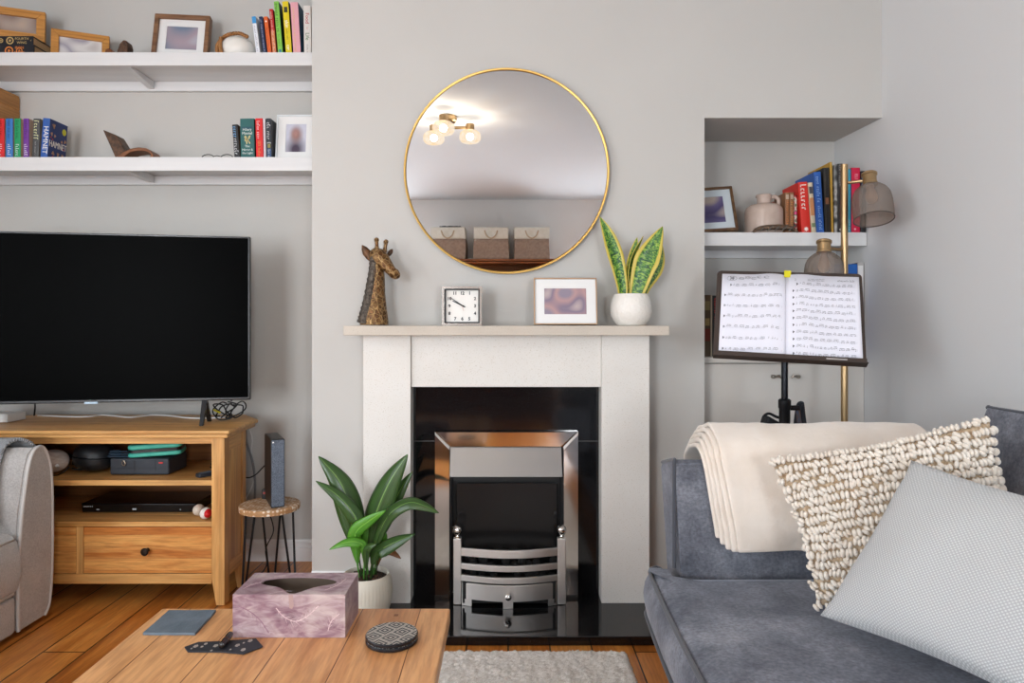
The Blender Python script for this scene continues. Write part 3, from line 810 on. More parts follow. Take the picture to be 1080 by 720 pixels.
leaves = [  # (pixel path from soil to tip, depth offsets start/end, half width px, facing, material)
    ([(381, 592), (375, 565), (369, 535), (358, 507), (336, 481)], 0, .02, 14, (.35, -1, .35), dk),
    ([(378, 594), (374, 572), (376, 548), (358, 524), (333, 507)], -.02, -.03, 8.5, (.1, -.9, .55), dk),
    ([(387, 592), (389, 570), (397, 540), (411, 508), (430, 479)], .02, .0, 15, (-.35, -1, .15), dk),
    ([(391, 592), (397, 570), (408, 545), (423, 515), (435, 497)], .03, .05, 7.5, (-.2, -1, .3), dk),
    ([(393, 592), (398, 570), (410, 543), (430, 530), (447, 533), (463, 541)], .0, -.05, 8, (.1, -.75, .75), dk),
    ([(383, 596), (384, 580), (378, 572), (364, 572), (347, 579.5)], -.03, -.07, 5.5, (0, -.8, .6), lt),
    ([(377, 596), (376, 580), (375, 562), (388, 550), (407, 538)], -.02, -.05, 7.5, (.3, -1, .2), lt),
    ([(392, 597), (395, 585), (404, 578), (420, 570), (437.5, 563)], -.02, -.06, 8.5, (.1, -.75, .7), dk),
    ([(387, 596), (386, 584), (389, 577), (397, 573.5)], -.04, -.06, 4.5, (0, -.8, .6), dk),
    ([(398, 596), (401, 584), (411, 581), (423, 589)], .02, .0, 4.5, (0, -.8, .6), dead),
    ([(389, 594), (386, 578), (388, 560), (384, 548)], .01, .02, 5, (.5, -1, 0), lt),
    ([(395, 594), (400, 578), (403, 565), (402, 556)], .02, .02, 6, (-.3, -1, 0), lt),
]
stemm = mat('leaf_stalk', '#4f8a36', .45)
for pts, a0, a1, w_, fc, mm in leaves:
    n_ = len(pts) - 1
    P3 = [P(p, q, yp + a0 + (a1 - a0) * i / n_) for i, (p, q) in enumerate(pts)]
    P3[0] = V((pc.x + (P3[0].x - pc.x) * .8, pc.y + a0 * .8, pc.z + .153))
    b = MB(); blade(b, P3, w_ * kp, fc, -.28, 8, 26, LWF)
    q = b.build('leaf', mm, t, solid=.0012, ang=80, recalc=False)
    MB().tube(smooth(P3[:3], 6), [.0032 - .0016 * i / 12 for i in range(13)], 7).build('stalk', stemm if mm is lt else dk, q)
# ------------------------------------------------------------------ left alcove: shelves
ZT1, ZT2 = Z(55, 2.944), Z(165.5, 2.944)      # shelf tops
def wall_shelf(label, zt, zlip, zunder, zbat):
    t = thing('wall_shelf', label, 'shelf', ((XL + XBL) / 2, 3.07, zt), group=None)
    x0, x1 = XL + .002, XBL - .002
    MB().box(x0, x1, 2.966, YA - .001, zunder, zt).build('board', whitep, t)
    MB().box(x0, x1, 2.944, 2.9655, zlip, zt).build('front_lip', whitep, t, bev=.0015)
    MB().box(x0, x1, YA - .022, YA - .001, zbat, zunder - .0005).build('batten', whitep, t, bev=.001)
    poly = [(2.968, zunder - .001), (YA - .024, zunder - .001), (YA - .024, zbat + .008), (2.968, zlip + .003)]
    MB().prism(poly, -.013, .013, YZ(-1.66)).build('bracket', whitep, t, bev=.001)
    return t
wall_shelf('upper of the two white wall shelves in the alcove above the television', ZT1, Z(69, 2.944), Z(86, 3.18), Z(96, 3.18))
wall_shelf('lower white wall shelf just above the television', ZT2, Z(180, 2.944), Z(185, 3.18), Z(194.7, 3.18))

# ------------------------------------------------------------------ books
_cov = {}
def cover_mat(c, r=.5):
    if c not in _cov: _cov[c] = mat('book_cover_' + c.lstrip('#'), c, r)
    return _cov[c]
def book(label, w, h, d, loc, col, lean=0, rz=0, side=None, marks=(), group=None, flat=False, hard=False, tex=None):
    """upright book: spine faces -y, x = thickness; lean in degrees, + leans to +x. marks: (text|None, colour, size, z0 frac, z1 frac, x frac)"""
    t = thing('book', label, 'book', loc, group=group)
    t.rotation_euler = (M.Rotation(math.radians(rz), 3, 'Z') @ M.Rotation(math.radians(lean), 3, 'Y')).to_euler()
    x0 = 0 if lean <= 0 else -w
    bt = .0022
    cm = tex or cover_mat(col); sm = cover_mat(side) if side else cm
    b = MB().prism([(x0, 0), (x0 + bt, .0), (x0 + bt, d), (x0, d)], 0, h)
    b.prism([(x0 + w - bt, 0), (x0 + w, 0), (x0 + w, d), (x0 + w - bt, d)], 0, h)
    nside = len(b.bm.faces)
    b.bm.faces.ensure_lookup_table()
    for f in b.bm.faces: f.material_index = 1
    b.prism([(x0, -.002), (x0 + w * .25, -.0034), (x0 + w * .75, -.0034), (x0 + w, -.002), (x0 + w, .0012), (x0, .0012)], 0, h)
    b.build('cover', [cm, sm], t, local=True, ang=50)
    ins = .003 if hard else .0008
    MB().box(x0 + bt, x0 + w - bt, .0013, d - ins, ins, h - ins).build('pages', paper, t, local=True)
    for mk in marks:
        text, mc_, size, f0, f1, xf = mk[:6]
        b = MB()
        mx = axes((x0 + w * xf, -.0036, h * f1), (0, 0, -1), (1, 0, 0), (0, -1, 0))
        if text == '#':      # colour panel
            b.prism(rect(0, h * (f1 - f0), -w * size / 2, w * size / 2), -.001, .0002, mx); nm = 'spine_panel'
        elif text is None:
            squiggle(b, mx @ M.Translation((0, -size / 2, 0)), h * (f1 - f0), size); nm = 'spine_lettering'
        elif text == '@':    # emblem
            b.prism([(size * math.cos(a) * r_ , size * math.sin(a) * r_) for a, r_ in [(k * PI / 8, (1, .55)[k % 2]) for k in range(16)]], 0, .0003, mx @ M.Translation((h * (f1 - f0) / 2, 0, 0))); nm = 'spine_emblem'
        elif text.startswith('='):   # horizontal line of words across the spine
            b.text(text[1:], size, axes((x0 + w * xf, -.0036, h * (f0 + f1) / 2), (1, 0, 0), (0, 0, 1), (0, -1, 0))); nm = 'spine_lettering'
        else:
            b.text(text, size, mx @ M.Translation((h * (f1 - f0) / 2, 0, 0))); nm = 'spine_lettering'
        b.build(nm, cover_mat(mc_), t, local=True)
    return t
def book_px(label, px0, px1, ytop, zs, Y, d, col, lean=0, **k):
    w = (px1 - px0) * Y / F
    h = (Z(ytop, Y) - zs) / math.cos(math.radians(lean))
    x = X(px0 if lean <= 0 else px1, Y)
    return book(label, w, h - .0005, d, (x, Y, zs + .0006), col, lean, **k)
G1 = 'books at the end of the upper alcove shelf'
e = 0.6
book_px('slim white paperback with a light blue top to its spine', 270.9, 275.0, 18, ZT1, 3.0, .13, '#dfe3ea', -7, group=G1, marks=[('#', '#3f93cf', 1, .83, 1, .5), (None, '#8f8aa0', .006, .12, .78, .5)])
book_px('narrow navy blue paperback with small white lettering', 278.3, 282.0, 18, ZT1, 3.0, .13, '#17284f', -7, group=G1, marks=[(None, '#c8cede', .006, .12, .92, .5)])
book_px('orange paperback with a small white oval near the top of its spine', 283.1, 287.0, 18, ZT1, 3.0, .13, '#d9622a', -6.5, group=G1, marks=[('@', '#f1ede4', .0052, .84, .92, .5), (None, '#6d3a20', .004, .1, .72, .5)])
book_px('red and orange paperback squeezed between an orange and a green book', 288.3, 292.0, 10, ZT1, 3.0, .14, '#b81d22', -4.8, group=G1, marks=[('#', '#cf7a4e', 1, .0, .55, .5), (None, '#f0d9c6', .008, .1, .95, .5)])
book_px('tall lime green cookery book beside the yellow one', 293.8, 298.8, 2, ZT1, 3.0, .175, '#7fbf4d', -4.8, side='#203a16', group=G1, marks=[(None, '#2c4a1d', .013, .45, .96, .5), (None, '#31502a', .006, .2, .4, .5), ('#', '#2b6d8e', .5, .08, .13, .5)])
book_px('tall bright yellow book with white and black lettering', 302.0, 308.3, 2, ZT1, 3.0, .175, '#d9c318', -4.2, side='#1c1a14', group=G1, marks=[('#', '#3c3a20', .6, .80, .90, .5), ('skin', '#f4f2ea', .022, .50, .68, .5), (None, '#4a4520', .007, .3, .5, .5), ('car', '#f4f2ea', .02, .08, .25, .5)])
book_px('tall pink book with faint yellow lettering and a dark blue cover', 309.8, 317.6, 3, ZT1, 3.0, .18, '#e0a3ac', -3.4, side='#1f4a66', group=G1, marks=[(None, '#d9bf6a', .008, .1, .9, .4)])
book_px('white hardback with red and green spine lettering, last book against the chimney breast', 321.0, 328.4, 6.2, ZT1, 3.0, .18, '#d6d1cc', -.8, group=G1, hard=True, marks=[('Food', '#b5232b', .023, .62, .88, .5), ('for', '#c98a80', .011, .51, .59, .5), ('Life', '#2f6b33', .023, .30, .49, .5), (None, '#555555', .006, .06, .24, .5)])
# lying pair
G2 = 'black books lying flat on the upper alcove shelf'
def flat_book(label, x0, x1, y0, y1, z0, z1, txt, tc, extra):
    t = thing('book', label, 'book', ((x0 + x1) / 2, (y0 + y1) / 2, z0), group=G2)
    cm = cover_mat('#10131c')
    b = MB().box(x0, x1, y0, y1, z0, z0 + .003).box(x0, x1, y0, y1, z1 - .003, z1).box(x0, x1, y0, y0 + .003, z0 + .003, z1 - .003)
    b.build('cover', cm, t)
    MB().box(x0 + .004, x1 - .004, y0 + .0035, y1 - .004, z0 + .0032, z1 - .0032).build('pages', mat('stained_page_edge', '#b8986f', .8), t)
    b = MB()
    zc = (z0 + z1) / 2
    for body, size, xx, zz in txt: b.text(body, size, axes((xx, y0 - .0002, zz), (1, 0, 0), (0, 0, 1), (0, -1, 0)))
    for xx, r in extra:
        b.ring([(xx + r * math.cos(k * PI / 10), zc + r * math.sin(k * PI / 10)) for k in range(20)], [(xx + .7 * r * math.cos(k * PI / 10), zc + .7 * r * math.sin(k * PI / 10)) for k in range(20)], 0, .0003, XZ(y0 - .0001))
        b.prism([(xx + r * .5 * math.cos(k * PI / 5) * (1, .4)[k % 2], zc + r * .5 * math.sin(k * PI / 5) * (1, .4)[k % 2]) for k in range(10)], 0, .0003, XZ(y0 - .0001))
    b.build('spine_lettering', cover_mat(tc), t)
xr = X(35, 3.0)
flat_book('thick black book with orange spine lettering, lower of the pair lying flat', xr - .235, xr + .008, 2.995, 3.15, ZT1 + .0005, ZT1 + .053, [('IRON', .016, xr - .057, ZT1 + .040), ('FLAME', .016, xr - .057, ZT1 + .018)], '#d07a34', [(-2.19, .019), (-2.145, .014)])
flat_book('thick black book with gold spine lettering, upper of the pair lying flat', xr - .235, xr, 3.0, 3.15, ZT1 + .0535, ZT1 + .093, [('FOURTH', .0155, xr - .05, ZT1 + .081), ('WING', .0155, xr - .05, ZT1 + .064), ('<', .012, xr - .010, ZT1 + .073)], '#c2a569', [(xr - .102, .0165), (xr - .142, .010)])
# lower shelf, left
G3 = 'paperbacks at the left end of the lower alcove shelf'
for lab, a, c, col, lt_ in (('red paperback with a cream cover, first in the row of paperbacks', -3, 5.0, '#c9161c', '#5c0d10'), ('mid blue paperback standing between a red and a green one', 6.6, 13.9, '#2f6fb4', '#173b66'),
                       ('green paperback between the mid blue and the purple one', 15.6, 22.0, '#12925a', '#07482b'), ('purple paperback beside a green one', 25.0, 30.8, '#6a2d91', '#371551')):
    book_px(lab, a, c, 125.2, ZT2, 2.98, .11, col, 0, side='#cdb4a0', group=G3, marks=[(None, lt_, .011, .5, .95, .5), (None, '#e9e9ef', .014, .08, .36, .5)])
book_px('dark grey paperback with pale lettering leaning on a blue book', 34.0, 41.0, 125.4, ZT2, 2.98, .11, '#454648', 2.4, side='#8f8678', group=G3, marks=[(None, '#d9d9a8', .02, .5, .95, .5), (None, '#b5b5b5', .007, .1, .42, .5)])
hb = book_px('blue paperback with its cover of brown hands turned to the room', 42.9, 50.2, 125.0, ZT2, 2.98, .118, '#2a56a0', 4, side='#1d2f66', group=G3, marks=[('HAMNET', '#e9e6df', .030, .06, .86, .55)])
hh = Z(125, 2.98) - ZT2
cx_ = axes((.0003, 0, 0), (0, 1, 0), (0, 0, 1), (1, 0, 0))
b = MB().text('HAMNET', .040, cx_ @ M.Translation((.060, hh * .40, 0)), sx=.72); b.build('cover_title', cover_mat('#e9e2d6'), hb, local=True)
MB().prism([(.096 + .0135 * math.cos(k * PI / 12), hh * .80 + .0145 * math.sin(k * PI / 12)) for k in range(24)], 0, .0005, cx_).build('cover_sticker', cover_mat('#c9c324'), hb, local=True)
b = MB()
for (u, v, s, a) in ((.028, .79, 1.2, 100), (.018, .60, .9, 110), (.034, .58, .8, 70), (.10, .53, 1.0, 50), (.088, .50, .8, 120), (.022, .16, 1.0, 30), (.040, .15, .9, 150), (.062, .14, 1.0, 80), (.09, .15, .9, 70)):
    for da in (-26, -9, 8, 25):
        th_ = math.radians(a + da); L = .017 * s
        d_ = V((math.cos(th_), math.sin(th_))); n_ = V((-d_.y, d_.x)) * .0021 * s; o_ = V((u, v * hh))
        b.prism([tuple(o_ - n_), tuple(o_ + d_ * L - n_ * .6), tuple(o_ + d_ * L + n_ * .6), tuple(o_ + n_)], 0, .0003, cx_)
b.build('cover_art', cover_mat('#b58a66'), hb, local=True)
b = MB()
for u, v in ((.022, .52), (.098, .36), (.075, .09), (.03, .10), (.012, .56)): b.prism([(u + .004 * math.cos(k * PI / 4), hh * v + .0035 * math.sin(k * PI / 4)) for k in range(8)], 0, .0006, cx_)
b.build('cover_flowers', cover_mat('#b5282a'), hb, local=True)
# lower shelf, right group
G4 = 'books beside the white frame on the lower alcove shelf'
book_px('short dark book with pale blue and white capitals leaning on a teal book', 247.7, 253.4, 131.7, ZT2, 3.0, .12, '#1d1c1e', -4.2, side='#6b4a30', group=G4, marks=[(None, '#6fa6d4', .017, .62, .95, .5), (None, '#c9ccd0', .017, .08, .6, .5)])
book_px('thick teal hardback with a gold lion on its spine', 254.3, 268.8, 125.3, ZT2, 3.0, .145, '#1d5a58', -1.2, side='#0c0d10', group=G4, hard=True, marks=[('#', '#174a58', .8, .72, .80, .5), ('=Hilary', '#d9e0da', .0165, .70, .76, .5), ('=Mantel', '#d9e0da', .0165, .61, .67, .5), ('=The', '#d9e0da', .014, .30, .35, .5), ('=Mirror &', '#d9e0da', .013, .21, .27, .5), ('=the Light', '#d9e0da', .013, .13, .19, .5)])
lion = bpy.data.objects[[o.name for o in COL.objects if o.name.startswith('book') and o.parent is None][-1]]
lw, lh = 14.5 * 3 / F, Z(125.3, 3.0) - ZT2
b = MB(); lmx = axes((lw * .5, -.0037, lh * .48), (1, 0, 0), (0, 0, 1), (0, -1, 0))
for a0, a1 in (((-.012, .012), (.010, -.010)), ((-.004, .014), (-.002, -.018)), ((.012, .010), (-.010, -.006)), ((-.012, .000), (.004, .004)), ((.004, -.004), (.012, -.017)), ((.006, .012), (.014, .018)), ((-.012, .012), (-.006, .018))):
    a0, a1 = V(a0), V(a1); n_ = (a1 - a0).normalized(); n_ = V((-n_.y, n_.x)) * .0022
    b.prism([tuple(a0 - n_), tuple(a1 - n_), tuple(a1 + n_), tuple(a0 + n_)], 0, .0003, lmx)
b.build('spine_emblem', cover_mat('#d8c88a'), lion, local=True)
book_px('bright red paperback with white and yellow lettering beside a teal book', 270.6, 277.9, 125.0, ZT2, 3.0, .13, '#d3161a', -1.4, group=G4, marks=[(None, '#f2dede', .013, .5, .93, .4), (None, '#d9a545', .010, .05, .45, .5)])
book_px('very thin white booklet between a red and a dark book', 278.6, 280.8, 125.2, ZT2, 3.0, .13, '#dcd6dc', -1.4, group=G4, marks=[(None, '#b07a90', .004, .1, .9, .5)])
book_px('dark book with tall white capitals next to the white picture frame', 281.9, 286.8, 125.0, ZT2, 3.0, .13, '#22262e', -1.4, group=G4, marks=[(None, '#d5d5d5', .016, .42, .9, .5), ('#', '#8d8445', .6, .29, .38, .5), ('#', '#2d4a72', .9, .02, .27, .5), (None, '#c9d3e0', .01, .04, .24, .5)])

# ------------------------------------------------------------------ frames and ornaments on the alcove shelves
picA = photo('blurred_photo_warm', ['#6a5a56', '#8d7c74', '#a3948a', '#b9a392'], 22)
picB = photo('blurred_photo_pale', ['#c9c4c4', '#9a94a0', '#d4d0ce', '#b3a9a6'], 20)
picC = photo('blurred_photo_couple', ['#6f7d92', '#8b8a98', '#a5949e', '#b4b7c2'], 15)
picD = portrait('blurred_photo_portrait', '#c3c4d2', '#a87f78', '#4d4152', .128)
c1 = P(48, 45, 3.078)
W1, a1 = .27, math.radians(21)
picture_frame('wide golden oak frame turned sideways on top of the black books', W1, .138, .034, .02, frame_oak, 0, picA,
              (c1.x - W1 / 2 * math.cos(a1), c1.y - W1 / 2 * math.sin(a1), ZT1 + .0935), a1, math.radians(2))
a2 = math.radians(23); W2_ = .226
picture_frame('small golden oak landscape frame leaning on the upper shelf beside the black books', W2_, .140, .03, .018, frame_oak, 0, picB,
              ((X(54.5, 3.03) + X(116, 3.12)) / 2, 3.07, ZT1 + .001), a2, math.radians(4))
picture_frame('dark walnut frame with a wide white mount on the upper shelf', (216 + 1 - 160) * 3.03 / F, .222, .019, .034, walnut, .034, picC,
              (X(187.5, 3.03), 3.05, ZT1 + .006), math.radians(6), math.radians(13))
picture_frame('white frame with a portrait standing against the chimney breast on the lower shelf', .175, .213, .008, .016, mat('pale_frame', '#d8dde0', .4), .034, picD,
              (X(289.5, 3.02) + .088, 3.03, ZT2 + .003), math.radians(0), math.radians(7))
# slatted wooden box
t = thing('wooden_box', 'tall golden wooden box with grooved sides behind the paperbacks on the lower shelf', 'box', (-2.39, 3.09, ZT2))
b = MB().box(-2.50, -2.288, 2.995, 3.195, ZT2 + .001, ZT2 + .345)
b.build('body', frame_oak, t, bev=.003)
for k in range(5):
    z = ZT2 + .03 + .062 * k
    MB().box(-2.502, -2.2865, 2.993, 3.197, z, z + .058).build('slat', wood('slat_oak', ['#a8713a', '#c08a4e', '#b07b42'], 'y', 10), t, bev=.003)
# low chair-shaped ornament
carved = mat('carved_dark_wood', '#5f3f28', .5, c2='#33200f', sc=(60, 60, 60), bmp=(90, .8, .006))
plainw = wood('reddish_ornament_wood', ['#6a3d1e', '#855028', '#5a3016'], 'x', 16, .4)
yo = 3.03
mx = XZ(yo + .04)
t = thing('wooden_ornament', 'carved wooden ornament shaped like a low lounging chair on the lower shelf', 'ornament', (X(140, yo), yo, ZT2))
q = lambda p, r: (X(p, yo), Z(r, yo))
MB().prism([q(112.3, 138.5), q(126, 144.2), q(137.5, 162.5), q(128, 170), (X(126.5, yo), ZT2 + .001), q(122, 160)], 0, .07, mx).build('backrest', carved, t, bev=.004)
top = [(127, 167), (134, 162.5), (142, 158.6), (150, 157.3), (158, 158), (163, 160.8), (165.8, 166), (166.5, 171)]
poly = [q(*p) for p in top] + [(X(164, yo), ZT2 + .001), (X(161, yo), ZT2 + .001)] + [q(p, r + 3.6) for p, r in top[-3:1:-1]] + [(X(131, yo), ZT2 + .001)]
MB().prism(poly, -.004, .074, mx).build('seat', plainw, t, bev=.003)
t = thing('wooden_ornament', 'small dark wooden ornament with two rounded lobes on the upper shelf', 'ornament', (X(124, yo), yo, ZT1))
lob = lambda pts: [(X(p, yo), max(ZT1 + .001, Z(r, yo))) for p, r in pts]
MB().prism(lob([(122, 66), (124, 56), (127, 47), (131, 42.5), (134.5, 43.5), (136, 49), (135.5, 58), (133, 66)]), 0, .05, mx).build('lobe', carved, t, bev=.006)
MB().prism(lob([(110, 66), (110.5, 58), (112.5, 52.5), (115, 51), (118, 52.5), (121, 56), (121.8, 60), (121, 66)]), 0, .05, mx).build('lobe', plainw, t, bev=.006)
# teapot with bead handle
yt = 3.06; tc = V((X(252, yt), yt, ZT1 + .0006)); kt = yt / F
t = thing('lidded_jug', 'round white ceramic jug with a wooden bead handle on the upper shelf', 'jug', tc)
MB().lathe([(.045, 0), (.05, .002), (.066, .02), (.074, .045), (.072, .07), (.06, .09), (.038, .101), (.034, .102)], tc, 36).build('body', white_cer, t, ang=60)
MB().lathe([(.037, .102), (.038, .108), (.03, .116), (.012, .121), (.002, .122)], tc, 28).build('lid', white_cer, t, ang=60)
bead = mat('wooden_beads', '#a8743f', .45, c2='#7d5128', sc=40)
b = MB(); path = smooth([tc + V(p) for p in ((.055, -.05, .095), (.02, -.052, .108), (-.03, -.045, .105), (-.064, -.035, .088), (-.085, -.03, .06), (-.083, -.03, .03), (-.078, -.03, .009))], 4)
for p in path: b.sph(p, .0085, 10, 7)
for p in smooth([tc + V(q_) for q_ in ((-.058, -.055, .085), (-.060, -.06, .055), (-.055, -.062, .03), (-.05, -.062, .009))], 3): b.sph(p, .0085, 10, 7)
b.build('bead_handle', bead, t, ang=80)
# folded glasses
t = thing('reading_glasses', 'black folded glasses lying on the lower shelf beside the dark books', 'glasses', (X(229, 3.02), 3.02, ZT2))
b = MB()
for px in (219, 239):
    c = V((X(px, 3.02), 3.02, ZT2 + .016)); b.tube([c + V((.026 * math.cos(a), .006 * math.sin(a), .0155 * math.sin(a))) for a in [k * PI / 10 for k in range(20)]], .0019, 8, closed=True)
b.tube([(X(225.5, 3.02), 3.02, ZT2 + .021), (X(229, 3.02), 3.016, ZT2 + .024), (X(232.5, 3.02), 3.02, ZT2 + .021)], .0016, 8)
b.build('rim', black, t)
for px, s in ((213, 1), (245, -1)):
    x = X(px, 3.02); MB().tube([(x, 3.022, ZT2 + .02), (x + s * .002, 3.05, ZT2 + .015), (x + s * .10, 3.06 + .006 * s, ZT2 + .004)], .0018, 8).build('temple', black, t)

# ------------------------------------------------------------------ television stand
xr_, xl_, xc = -1.114, -2.254, -1.684
yf_ = 2.68
t = thing('tv_stand', 'oak television stand with two drawers under open shelves', 'tv stand', (xc, 2.88, 0))
def top_poly(o, yo_):  # plan with cut rear corners
    return [(xl_ - o, yf_ - yo_), (xr_ + o, yf_ - yo_), (xr_ + o - .004, 2.955 + o * .5), (xr_ - .09, 3.13), (xl_ + .09, 3.13), (xl_ - o + .004, 2.955 + o * .5)]
TZ = .6915
MB().prism(top_poly(.030, .030), TZ - .0145, TZ, XY()).build('top', oak['x'], t, bev=.004, seg=3)
MB().prism(top_poly(.020, .020), TZ - .031, TZ - .0150, XY()).build('top_moulding', oak['x'], t, bev=.005, seg=3)
MB().box(xl_ + .05, xr_ - .05, yf_ + .002, yf_ + .022, .635, TZ - .0315).build('rail', oak['x'], t, bev=.0015)
def leg(x0, x1, y0, y1, inner):
    b = MB()
    z1, zt_ = TZ - .0315, .105
    b.box(x0, x1, y0, y1, zt_, z1)
    tx = .018
    a0, a1 = (x0 + tx, x1) if inner < 0 else (x0, x1 - tx)
    b.hexa([(a0, y0, 0.0005), (a1, y0, 0.0005), (a1, y1, .0005), (a0, y1, .0005)], [(x0, y0, zt_), (x1, y0, zt_), (x1, y1, zt_), (x0, y1, zt_)])
    bmesh.ops.remove_doubles(b.bm, verts=b.bm.verts[:], dist=1e-5)
    b.build('leg', oak['z'], t, bev=.002)
leg(xr_ - .051, xr_, yf_, yf_ + .05, -1); leg(xl_, xl_ + .051, yf_, yf_ + .05, 1)
leg(xr_ - .04, xr_, 2.862, 2.902, -1); leg(xl_, xl_ + .04, 2.862, 2.902, 1)
for x in (xr_ - .02, xl_ + .005):
    MB().box(x, x + .015, yf_ + .0505, 2.8615, .12, TZ - .032).build('side_panel', oak['z'], t)
for x in (xr_ - .021, xl_ + .004):
    for z0_, z1_ in ((.10, .155), (.60, TZ - .032)): MB().box(x, x + .018, yf_ + .0505, 2.8615, z0_, z1_).build('side_rail', oak['y'], t, bev=.001)
# cut corners and back
pl = [(xr_ - .03, 2.903), (xr_ - .12, 3.11), (xl_ + .12, 3.11), (xl_ + .03, 2.903)]
b = MB()
for (a, c) in zip(pl, pl[1:]):
    d = V((c[0] - a[0], c[1] - a[1], 0)); n_ = V((-d.y, d.x, 0)).normalized() * -.010
    b.hexa([(a[0], a[1], .09), (c[0], c[1], .09), (c[0] + n_.x, c[1] + n_.y, .09), (a[0] + n_.x, a[1] + n_.y, .09)],
           [(a[0], a[1], .658), (c[0], c[1], .658), (c[0] + n_.x, c[1] + n_.y, .658), (a[0] + n_.x, a[1] + n_.y, .658)])
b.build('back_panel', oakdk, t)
sp = [(xl_ + .052, yf_ + .008), (xr_ - .052, yf_ + .008), (xr_ - .03, 2.86), (xr_ - .045, 2.90), (xr_ - .13, 3.09), (xl_ + .13, 3.09), (xl_ + .045, 2.90), (xl_ + .03, 2.86)]
SZ1, SZ2 = .490, .3295
MB().prism(sp, SZ1 - .021, SZ1, XY()).build('shelf', oak['x'], t, bev=.002)
MB().prism([(x, y - (.008 if y < 2.7 else 0)) for x, y in sp], SZ2 - .020, SZ2, XY()).build('shelf', oak['x'], t, bev=.002)
MB().box(xl_ + .052, xr_ - .052, yf_ + .004, yf_ + .024, .084, .124).build('rail', oak['x'], t, bev=.0015)
MB().box(xc - .013, xc + .013, yf_ + .002, yf_ + .03, .1245, .309).build('divider', oak['z'], t, bev=.001)
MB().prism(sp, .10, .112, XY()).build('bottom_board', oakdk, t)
drawm = planks('drawer_oak', ['#b2682c', '#cc833e', '#e0a65e', '#bd7334'], .046, 1.4, 'xz', .38, .0004, '#8a5527', 16, .6)
for a, c in ((xc + .015, xr_ - .0525), (xl_ + .0525, xc - .015)):
    d = MB().box(a, c, yf_ + .004, yf_ + .022, .1265, .307).build('drawer', drawm, t, bev=.0015)
    kx = axes(((a + c) / 2, yf_ + .004, .217), (1, 0, 0), (0, 0, 1), (0, -1, 0))
    MB().lathe([(.009, 0), (.0075, .008), (.0085, .016), (.0145, .020), (.0155, .025), (.012, .0285), (.004, .0295)], n=22, mx=kx).build('knob', mat('bronze_knob', '#2a2320', .35, metal=.6), d)

# television
TA = math.radians(10.6)
tv = thing('television', 'large black flat screen television turned slightly on the oak stand', 'television', (-1.6725, 2.745, TZ))
u_ = V((math.cos(TA), math.sin(TA), 0)); w_ = V((math.sin(TA), -math.cos(TA), 0))
tmx = axes((-1.6725, 2.745, 0), u_, (0, 0, 1), w_)
hw, tz0, tz1 = .605, .790, 1.469
screen, _b = new_mat('tv_screen_off', '#000000', .35, spec=.02)
tvb, _b = new_mat('tv_bezel', '#15171a', .25, spec=.6)
MB().ring(rect(-hw, hw, tz0, tz1), rect(-hw + .009, hw - .009, tz0 + .013, tz1 - .008), -.02, .012, tmx).build('bezel', tvb, tv, bev=.003)
MB().prism(rect(-hw + .008, hw - .008, tz0 + .012, tz1 - .007), -.01, .005, tmx).build('screen', screen, tv)
MB().prism(rect(-hw + .02, hw - .02, tz0 + .03, tz1 - .02), -.045, -.011, tmx).build('rear_housing', black, tv, bev=.01)
MB().prism(rect(-.024, .024, tz0 - .004, tz0 + .0035), .004, .0135, tmx).build('badge', mat('pale_blue_badge', '#a9c3d6', .35), tv)
for ux in (.425, -.425):
    b = MB().hexa([tmx @ V((ux - .010, tz0 + .005, .008)), tmx @ V((ux + .010, tz0 + .005, .008)), tmx @ V((ux + .010, tz0 + .005, -.012)), tmx @ V((ux - .010, tz0 + .005, -.012))],
                  [tmx @ V((ux - .008, TZ + .0008, .06)), tmx @ V((ux + .008, TZ + .0008, .06)), tmx @ V((ux + .008, TZ + .0008, .042)), tmx @ V((ux - .008, TZ + .0008, .042))])
    b.hexa([tmx @ V((ux - .010, tz0 + .005, .008)), tmx @ V((ux + .010, tz0 + .005, .008)), tmx @ V((ux + .010, tz0 + .005, -.012)), tmx @ V((ux - .010, tz0 + .005, -.012))],
           [tmx @ V((ux - .008, TZ + .0008, -.07)), tmx @ V((ux + .008, TZ + .0008, -.07)), tmx @ V((ux + .008, TZ + .0008, -.09)), tmx @ V((ux - .008, TZ + .0008, -.09))])
    b.build('stand_foot', tvb, tv, bev=.002)

# on and behind the stand: wires
wirew = mat('white_cable', '#dcdcda', .5); wireg = mat('grey_cable', '#77777a', .5); wireb = mat('black_cable', '#0d0d0e', .45); wirey = mat('yellow_plug', '#c7b92c', .4)
cw = [P(40, 437, 3.06), P(75, 441, 3.02), P(95, 440, 3.03), P(107, 437.3, 3.08), P(120, 440, 3.05), P(137, 440.6, 3.0), P(152, 439, 3.05), P(163, 437.2, 3.08), P(180, 439, 3.05), P(200, 440.5, 2.98), P(222, 439, 2.98), P(238, 438.2, 3.0)]
for p in cw: p.z = TZ + .0045
tag(MB().tube(smooth(cw, 6), .0035, 8).build('power_cable', wirew, ang=80), 'white cable lying in waves along the back of the oak stand top', 'cable')
random.seed(4)
b = MB(); base = V((X(244, 2.93), 2.93, TZ))
for k in range(5):
    pts = []
    a0 = random.uniform(0, 6)
    for j in range(9):
        a = a0 + j * 2.0 * PI / 8
        pts.append(base + V((.055 * math.cos(a) * random.uniform(.5, 1.1) + random.uniform(-.01, .01) + (.02 if k % 2 else -.03), .02 * math.sin(a), .045 + .04 * math.sin(a + k) * random.uniform(.6, 1))))
    b.tube(smooth(pts, 5), .003, 7)
b.tube(smooth([base + V((.0, 0, .085)), base + V((.0, .01, .10)), base + V((0, .03, .13))], 4), .004, 7)
tb = b.build('tangled_cables', wireb, ang=80)
tag(tb, 'tangle of black cables hanging behind the foot of the television', 'cables')
